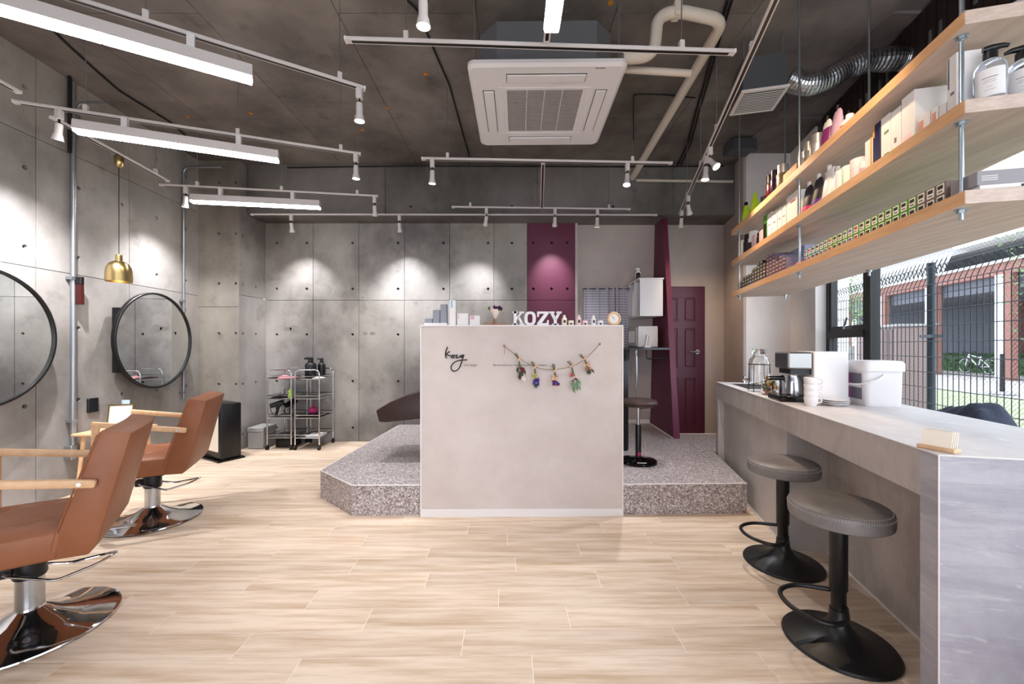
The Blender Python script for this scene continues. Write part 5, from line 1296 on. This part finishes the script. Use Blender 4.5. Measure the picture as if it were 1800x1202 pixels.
s_bot('shortest of three silver bottles', 'top', 1402, 1408, 268, 'silver_bottle', 'silver_bottle', 'cyl')
s_bot('middle-height silver bottle between two others', 'top', 1408.5, 1416, 251, 'silver_bottle', 'silver_bottle', 'cyl', .07)
s_bot('tallest silver bottle on the top board', 'top', 1417, 1431, 238, 'silver_bottle', 'silver_bottle', 'cyl')
s_pouch('white refill pouch with magenta side', 'top', 1434, 1449, 206, 'pouch_white', 'black_plastic', 'magenta_plastic', .05, .45, .66)
s_pouch('tall lavender refill pouch with black cap', 'top', 1451, 1467, 187, 'lavender_plastic', 'black_plastic')
s_bot('white bottle with crimson label on the top board', 'top', 1468, 1488, 203, 'white_plastic', 'white_plastic', 'round', label_m='crimson')
# middle board
s_box('slim cream carton at the far end of the middle board', 'mid', 1297, 1303, 424, 'cream_paper')
s_bot('slim black bottle at the far end of the middle board', 'mid', 1304, 1310, 413, 'black_plastic', 'black_plastic', 'cyl')
s_bot('slim white bottle with black print on the middle board', 'mid', 1311, 1320, 407, 'white_plastic', 'white_plastic', 'cyl', label_m='charcoal_card')
s_box('small pink carton beside the slim white bottle', 'mid', 1321, 1327, 413, 'blush')
s_bot('dark tube between two pink cartons', 'mid', 1327.5, 1333, 409, 'charcoal_card', 'black_plastic', 'cyl')
s_box('pink and white carton before the green one', 'mid', 1334, 1341, 405, 'blush', marks=(('crimson', .2, .8, .1, .3),))
s_box('green and black carton on the middle board', 'mid', 1342, 1348, 378, 'green_card', marks=(('black_plastic', .1, .95, .0, .7),))
for a, b, y_, lb2 in ((1348.5, 1356, 375, 'first white carton after the green one'), (1356.5, 1366, 371, 'second white carton after the green one'), (1366.5, 1374, 365, 'third white carton after the green one'), (1374.5, 1381.5, 361, 'fourth white carton after the green one')):
    s_box(lb2, 'mid', a, b, y_, 'white_paper', marks=(('ink_faint', .3, .7, .55, .6),))
s_box('taller white carton with red line before the black pouches', 'mid', 1382, 1402, 341, 'white_paper', marks=(('crimson', .15, .6, .72, .76),))
s_pouch('black refill pouch with red base and white cap', 'mid', 1403, 1418, 318, 'charcoal_card', 'white_plastic', 'hot_pink')
s_pouch('black refill pouch with purple base and white cap', 'mid', 1419, 1435, 305, 'charcoal_card', 'white_plastic', 'purple_bright')
s_pouch('white refill pouch with red script beside the black pouches', 'mid', 1437, 1453, 291, 'pouch_white', 'pouch_white', None, .05, .9)
s_pouch('white refill pouch leaning behind its neighbour', 'mid', 1453.5, 1464, 294, 'pouch_white', 'pouch_white', None, .05, .9)
s_bot('clear white jar in the pastel jar row', 'mid', 1464.5, 1474, 301, 'white_plastic', 'white_plastic', 'jar', name='jar', cat='jar')
s_bot('pale mint jar in the pastel jar row', 'mid', 1475, 1487, 293, 'mint', 'mint', 'jar', name='jar', cat='jar')
s_bot('taller blush pink jar in the pastel jar row', 'mid', 1488, 1504, 281, 'blush', 'blush', 'jar', name='jar', cat='jar')
s_bot('clear-lidded pink jar ending the pastel row', 'mid', 1505, 1519, 285, 'lavender_plastic', 'white_plastic', 'jar', name='jar', cat='jar')
s_box('white and gold carton before the navy one', 'mid', 1520, 1533, 246, 'white_paper', marks=(('gold_card', .0, .2, .0, 1),))
s_box('navy blue carton on the middle board', 'mid', 1534, 1547, 217, 'navy_card', marks=(('gold_card', .75, .98, .72, 1),))
s_box('white carton with green leaf print', 'mid', 1548, 1564.5, 204, 'white_paper', marks=(('green_card', .1, .6, .12, .2), ('leaf_sage', .1, .6, .62, .67)))
s_box('large white carton before the tallest wide one', 'mid', 1565, 1583.5, 192, 'white_paper', .13, marks=(('ink_faint', .4, .6, .3, .4),))
s_box('tall wide white carton with rose corner', 'mid', 1584, 1608, 166, 'white_paper', .115, marks=(('blush', .2, .8, .02, .25),))
s_box('small white carton with rose patch', 'mid', 1614, 1635, 201, 'white_paper', marks=(('peach_dot', .55, .95, .1, .8),))
s_box('small white carton second from the tall slim one', 'mid', 1636, 1649, 190, 'white_paper', marks=(('peach_dot', .3, .8, .2, .8),))
s_box('small white carton touching the tall slim one', 'mid', 1650, 1663, 184, 'white_paper', marks=(('ink_faint', .3, .7, .3, .4),))
s_box('tall slim white carton with silver stripe near the rod', 'mid', 1664, 1682, 98, 'white_paper', .085, marks=(('zinc', .72, .86, .5, .98), ('ink_faint', .25, .6, .38, .42)))
mat('soap_clear', '#dfe2ea', .05, trans=.85, ior=1.2)
zb = SZ['mid']+ST
pump_bottle('clear pump bottle with white label nearest the rod', spt(.105, .06, zb), .036, .185, 'soap_clear', 'black_plastic', RZ+PI-.3, lab=('white_paper', .2, 2.2))
pump_bottle('clear pump bottle with white label at the frame edge', spt(.205, .085, zb), .036, .185, 'soap_clear', 'black_plastic', RZ-.2, lab=('white_paper', 3.3, 5.4))
# lower board: hair colour cartons
zb = SZ['low']+ST
def dye(name, label, group, m, wd, h, depth, lm, pm, t_, z, w_=.045):
    key = (m, pm)
    if key not in DYE:
        t = thing(name, label, 'box', spt(w_, t_, z), RZ, group)
        MB().bx(0, depth, -wd/2, wd/2, 0, h).ob('carton', m, t)
        lb3 = MB().bx(-.0012, .0003, -wd*.36, wd*.36, h*.08, h*.90).ob('label', lm, t)
        MB().bx(-.0020, -.0010, -wd*.26, wd*.26, h*.48, h*.78).ob('print_block', pm, lb3)
        MB().bx(-.0020, -.0010, -wd*.20, wd*.20, h*.22, h*.30).ob('print_line', 'ink', lb3)
        DYE[key] = t
    else: t = dup(DYE[key], spt(w_, t_, z), RZ)
    return t
DYE = {}
mat('print_violet', '#6b5aa8', .6); mat('print_rose', '#a8435a', .6); mat('print_black', '#2a2622', .6)
NC = 23
for c_ in range(NC):
    t_ = 1.125-c_*.0438
    m = 'teal_card' if c_ < 4 else 'green_card' if c_ < 20 else 'taupe_card'
    pm = ('print_violet', 'print_black', 'print_rose')[(c_*7 % 5) % 3] if c_ < 12 else 'print_black'
    for r_ in (0, 1):
        if (c_, r_) == (14, 0): pass
        dye('hair_colour_carton', {'teal_card': 'teal hair colour carton with cream label in the long double row', 'green_card': 'green hair colour carton with cream label in the long double row', 'taupe_card': 'taupe hair colour carton at the near end of the double row'}[m] + {'print_violet': ' and violet print', 'print_black': ' and black print', 'print_rose': ' and rose print'}[pm],
            'hair colour cartons in the double row', m, .0425, .040, .15, 'cream_paper', pm, t_, zb+r_*.0405)
for c_ in range(11):
    t_ = 2.335-c_*.058; tiers = (3, 3, 4, 4, 4, 4, 5, 5, 6, 6, 5)[c_]
    for r_ in range(tiers):
        pm = 'yellow_card' if (c_*3+r_*5) % 4 else 'white_paper'
        dye('hair_tint_carton', 'small charcoal hair tint carton with ' + ('yellow' if pm == 'yellow_card' else 'white') + ' print in the far pile', 'charcoal tint cartons in the far pile', 'charcoal_card', .056, .026, .10, 'mauve_grey_card' if (c_+r_) % 2 else 'mauve_grey_card', pm, t_, zb+r_*.0265)
for c_ in range(6):
    t_ = 1.69-c_*.055; tiers = (7, 7, 6, 4, 5, 4)[c_]
    for r_ in range(tiers):
        dye('hair_tint_carton', 'small mauve grey hair tint carton with peach dots', 'mauve tint cartons next to the far pile', 'mauve_grey_card', .053, .024, .10, 'mauve_grey_card', 'peach_dot', t_, zb+r_*.0245)
s_box('lilac carton standing behind the pink bag', 'low', 1372, 1416, 441, 'lilac_card', .06, .16)
pbg = heap('crumpled hot pink and white bag on the lowest board', 'gift_bag', 'bag', spt(.05, 1.15, zb), [(0, .02), (.12, .02), (.12, .17), (0, .17)], .055, 'hot_pink', .01); pbg.rotation_euler = (0, 0, RZ)
b1_ = thing('flat_carton', 'flat white carton lying at the near end of the lowest board', 'box', spt(.05, .02, zb), RZ); MB().bx(0, .34, 0, .09, 0, .017).ob('carton', 'white_paper', b1_); MB().bx(.10, .17, -.001, .001, .003, .013).ob('printed_patch', 'charcoal_card', b1_)
b2_ = thing('flat_carton', 'flat dove-grey carton stacked on the white one', 'box', spt(.045, .022, zb+.018), RZ); MB().bx(0, .35, 0, .10, 0, .044, .001).ob('carton', 'dove_grey', b2_)
for x0, x1, z0, z1 in ((.13, .145, .006, .038), (.13, .22, .032, .038), (.13, .22, .004, .010), (.145, .2, .018, .024)): MB().bx(x0, x1, -.001, .0005, z0, z1).ob('printed_letter', 'white_paper', b2_)
for z0 in (.014, .020, .026): MB().bx(.01, .05, -.001, .0005, z0, z0+.002).ob('print_line', 'white_paper', b2_)

# ================================================================ OUTSIDE
mat('paving', '#b9b3ae', .9, col2='#a59f9a', scale=2); mat('lawn', '#7f8a66', .95, col2='#9aa080', scale=3, bump=.3, bscale=40)
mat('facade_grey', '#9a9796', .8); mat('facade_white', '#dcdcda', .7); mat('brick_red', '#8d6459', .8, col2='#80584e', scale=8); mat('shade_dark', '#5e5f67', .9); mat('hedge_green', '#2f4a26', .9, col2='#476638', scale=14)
mat('fence_steel', '#2c353c', .5, .3); mat('locker_brown', '#7d6a68', .7); mat('tile_white', '#d8d6d2', .6); mat('rubber', '#161616', .7); mat('bike_white', '#e8e8ea', .3)
struct(MB().bx(2.3, 60, -12, 60, -.15, -.06).ob('ground_paving', 'paving'))
def rel(o, c, x0, x1, y0, y1, z0, z1, nm, m): return MB().bx(x0, x1, y0, y1, z0, z1).ob(nm, m, o)
FO = Vector((3.15, 0, 0))
tag(MB().bx(.35, 6.4, -6, 14, -.06, -.04).ob('lawn', 'lawn', None, FO, RZ), 'strip of grass beyond the mesh fence', 'grass', kind='stuff')
fe = thing('mesh_fence', 'dark wire mesh fence right outside the window', 'fence', FO, RZ)
for t_ in (2.05, 4.03, 5.9): 
    po = MB().cyl((0, t_, -.06), (0, t_, 2.0), .032, seg=14).ob('post', 'fence_steel', fe, smooth=True); MB().cyl((0, t_, 2.0), (0, t_, 2.015), .036, seg=14).ob('post_cap', 'fence_steel', po); MB().box((.0, t_, 1.30), (.09, .16, .03)).ob('clamp', 'fence_steel', po)
wm = MB(); v_ = 0
t_ = 1.2
while t_ < 5.95:
    wm.tube([(-.035, t_, 0), (-.035, t_, 1.80), (-.035+.04, t_, 1.90), (-.035, t_+.03, 1.97)], .0040, 4, cap=False); wm.tube([(.005, t_+.06, 1.90), (-.035, t_+.03, 1.97)], .0040, 4, cap=False); t_ += .06
for z in (.05, .2, .35, .5, .65, .8, .95, 1.1, 1.25, 1.4, 1.55, 1.7, 1.80, 1.97): wm.tube([(-.038, 1.2, z), (-.038, 5.95, z)], .004, 4)
wm.ob('wire_mesh', 'fence_steel', fe)['kind'] = 'stuff'
lk = thing('utility_locker', 'brown-grey ribbed utility enclosure behind the fence', 'locker', (7.25, 7.75, -.04), RZ)
MB().bx(0, .55, -.30, .95, 0, 1.62).ob('cabinet', 'locker_brown', lk); MB().bx(-.03, .6, -.33, .98, 1.62, 1.66).ob('top_panel', 'facade_grey', lk)
for k in range(10): MB().bx(-.02, 0, -.28+k*.122, -.20+k*.122, .06, 1.56).ob('rib', 'locker_brown', lk)
# white tiled building edge close to the casement
tlw = thing('tiled_wall_outside', 'pale tiled neighbouring wall seen through the small sash', 'wall', (4.745, 6.15, 0)); del tlw['category']; tlw['kind'] = 'structure'
tmsh = MB().bx(-.40, .40, -.03, 0, -.066, .066).mesh('tile', 'tile_white')
MB().bx(-.41, .41, 0, .3, -.06, 4.2).ob('wall_core', 'shade_dark', tlw)
for k in range(30): link('tile', tmsh, tlw, (0, 0, .01+k*.14))
# building with piloti across the yard
BO = Vector((14.79, 0, 0))
bd = thing('apartment_building', 'grey apartment block on brick and white pillars across the yard', 'building', BO, RZ)
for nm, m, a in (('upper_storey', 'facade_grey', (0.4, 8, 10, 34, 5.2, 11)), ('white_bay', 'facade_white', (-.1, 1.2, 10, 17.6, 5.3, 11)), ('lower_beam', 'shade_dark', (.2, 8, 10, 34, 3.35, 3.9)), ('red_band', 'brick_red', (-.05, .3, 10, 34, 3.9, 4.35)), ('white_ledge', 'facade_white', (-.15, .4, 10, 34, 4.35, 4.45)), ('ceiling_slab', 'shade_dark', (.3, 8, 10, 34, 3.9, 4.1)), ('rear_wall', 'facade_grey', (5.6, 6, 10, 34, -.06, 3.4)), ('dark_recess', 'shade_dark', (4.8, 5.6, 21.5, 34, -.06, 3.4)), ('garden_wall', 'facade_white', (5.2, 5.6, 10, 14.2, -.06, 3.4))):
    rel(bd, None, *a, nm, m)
for t_ in (15.35, 18.8, 22.2):
    MB().bx(-.12, .12, t_-.02, t_+.30, -.06, 3.9).ob('white_pillar', 'facade_white', bd); MB().bx(-.10, .12, t_-.30, t_-.02, -.06, 3.9).ob('brick_pillar', 'brick_red', bd)
for t_ in (17.4, 20.6): MB().bx(4.2, 4.6, t_-.2, t_+.2, -.06, 3.4).ob('brick_pillar', 'brick_red', bd)
rmsh = MB().box((0, 0, 0), (.03, .10, 1.0), Matrix.Rotation(.6, 3, 'X')).mesh('balcony_slat', 'facade_white')
for k in range(28): link('balcony_slat', rmsh, bd, (-.1, 17.9+k*.26, 4.85))
for k in range(3): MB().bx(.38, .42, 18.6+k*3.2, 20.2+k*3.2, 6.2, 8.4).ob('window', 'shade_dark', bd)
random.seed(5)
def hedge(label, loc, L_, D_, H_, n, name='hedge', m='hedge_green', lsz=.12, ell=False):
    t = thing(name, label, 'hedge' if not ell else 'tree', loc, RZ); mb = MB()
    for _ in range(n):
        if ell:
            p = Vector((random.gauss(0, .4), random.gauss(0, .4), random.gauss(0, .35))); p = Vector((p.x*D_, p.y*L_, H_+p.z*1.2))
        else:
            p = Vector((random.uniform(-D_/2, D_/2), random.uniform(0, L_), random.uniform(0, H_)))
        d = Vector((random.gauss(0, 1), random.gauss(0, 1), random.gauss(0, 1))).normalized(); e = d.orthogonal().normalized()
        mb.quad(p-d*lsz, p+e*lsz*.4, p+d*lsz, p-e*lsz*.4)
    mb.ob('foliage', m, t)['kind'] = 'stuff'
    if ell: MB().cyl((0, 0, 0), (.1, .1, H_), .06, .03).ob('trunk', 'brick_red', t)
    else: MB().bx(-D_*.42, D_*.42, .05, L_-.05, 0, H_*.88).ob('twig_core', m, t)
    return t
hedge('low clipped hedge under the apartment block', BO+A*16.6+B*3.2+Vector((0, 0, -.06)), 6.9, .8, .92, 3000)
mat('leaf_fresh', '#6b7d54', .8, col2='#566b45', scale=10)
hedge('small leafy tree tip at the frame edge outside', Vector((8.25, 6.1, -.04)), .55, .55, 2.55, 600, 'young_tree', 'leaf_fresh', .05, True)
hedge('small leafy tree near the utility enclosure', Vector((8.3, 9.9, -.04)), .5, .5, 2.3, 700, 'young_tree', 'leaf_fresh', .06, True)
# bicycle
bo_ = BO+A*19.36+B*2.0+Vector((0, 0, -.06))
bk_ = thing('bicycle', 'white framed bicycle parked before the hedge', 'bicycle', bo_, RZ+PI/2+.05)
for x in (-.58, .58):
    wh_ = MB().tube([(x+.345*math.cos(2*PI*k/28), 0, .36+.345*math.sin(2*PI*k/28)) for k in range(28)], .022, 8, True).ob('wheel', 'rubber', bk_, smooth=True)
    MB().tube([(x+.318*math.cos(2*PI*k/28), 0, .36+.318*math.sin(2*PI*k/28)) for k in range(28)], .010, 6, True).ob('rim', 'bike_white', wh_)
    sp_ = MB()
    for k in range(12): sp_.tube([(x, 0, .36), (x+.31*math.cos(2*PI*k/12), 0, .36+.31*math.sin(2*PI*k/12))], .003, 4)
    sp_.ob('spokes', 'steel', wh_)['kind'] = 'stuff'
fm = MB()
for a, b, r in (((-.08, .34), (-.20, .82), .02), ((-.08, .34), (.42, .80), .026), ((-.18, .74), (.40, .88), .022), ((-.08, .34), (-.58, .36), .014), ((-.17, .70), (-.58, .36), .014), ((.38, .92), (.58, .36), .020)):
    fm.tube([(a[0], 0, a[1]), (b[0], 0, b[1])], r, 8)
fm.ob('bike_frame', 'bike_white', bk_, smooth=True)
MB().tube([(.38, -.28, 1.02), (.36, -.1, 1.0), (.38, 0, .92), (.36, .1, 1.0), (.38, .28, 1.02)], .014, 8).ob('handlebar', 'rubber', bk_); MB().box((-.21, 0, .87), (.26, .13, .05), None, .02, 2).ob('saddle', 'rubber', bk_); MB().cyl((-.08, -.03, .34), (-.08, .03, .34), .09).ob('crank', 'rubber', bk_)
bl_ = thing('bollard', 'dark slim bollard standing on the grass outside', 'bollard', onz(1762, 692, -.04)); MB().cyl((0, 0, 0), (0, 0, 1.05), .05, .045).ob('shaft', 'rubber', bl_); MB().cyl((0, 0, 0), (0, 0, .06), .30, .26).ob('foot', 'facade_grey', bl_)
struct(MB().bx(0, .12, -.30, 1.6, -.04, 1.22).ob('wall_yard', 'facade_grey', None, (7.45, 9.1, 0), RZ))
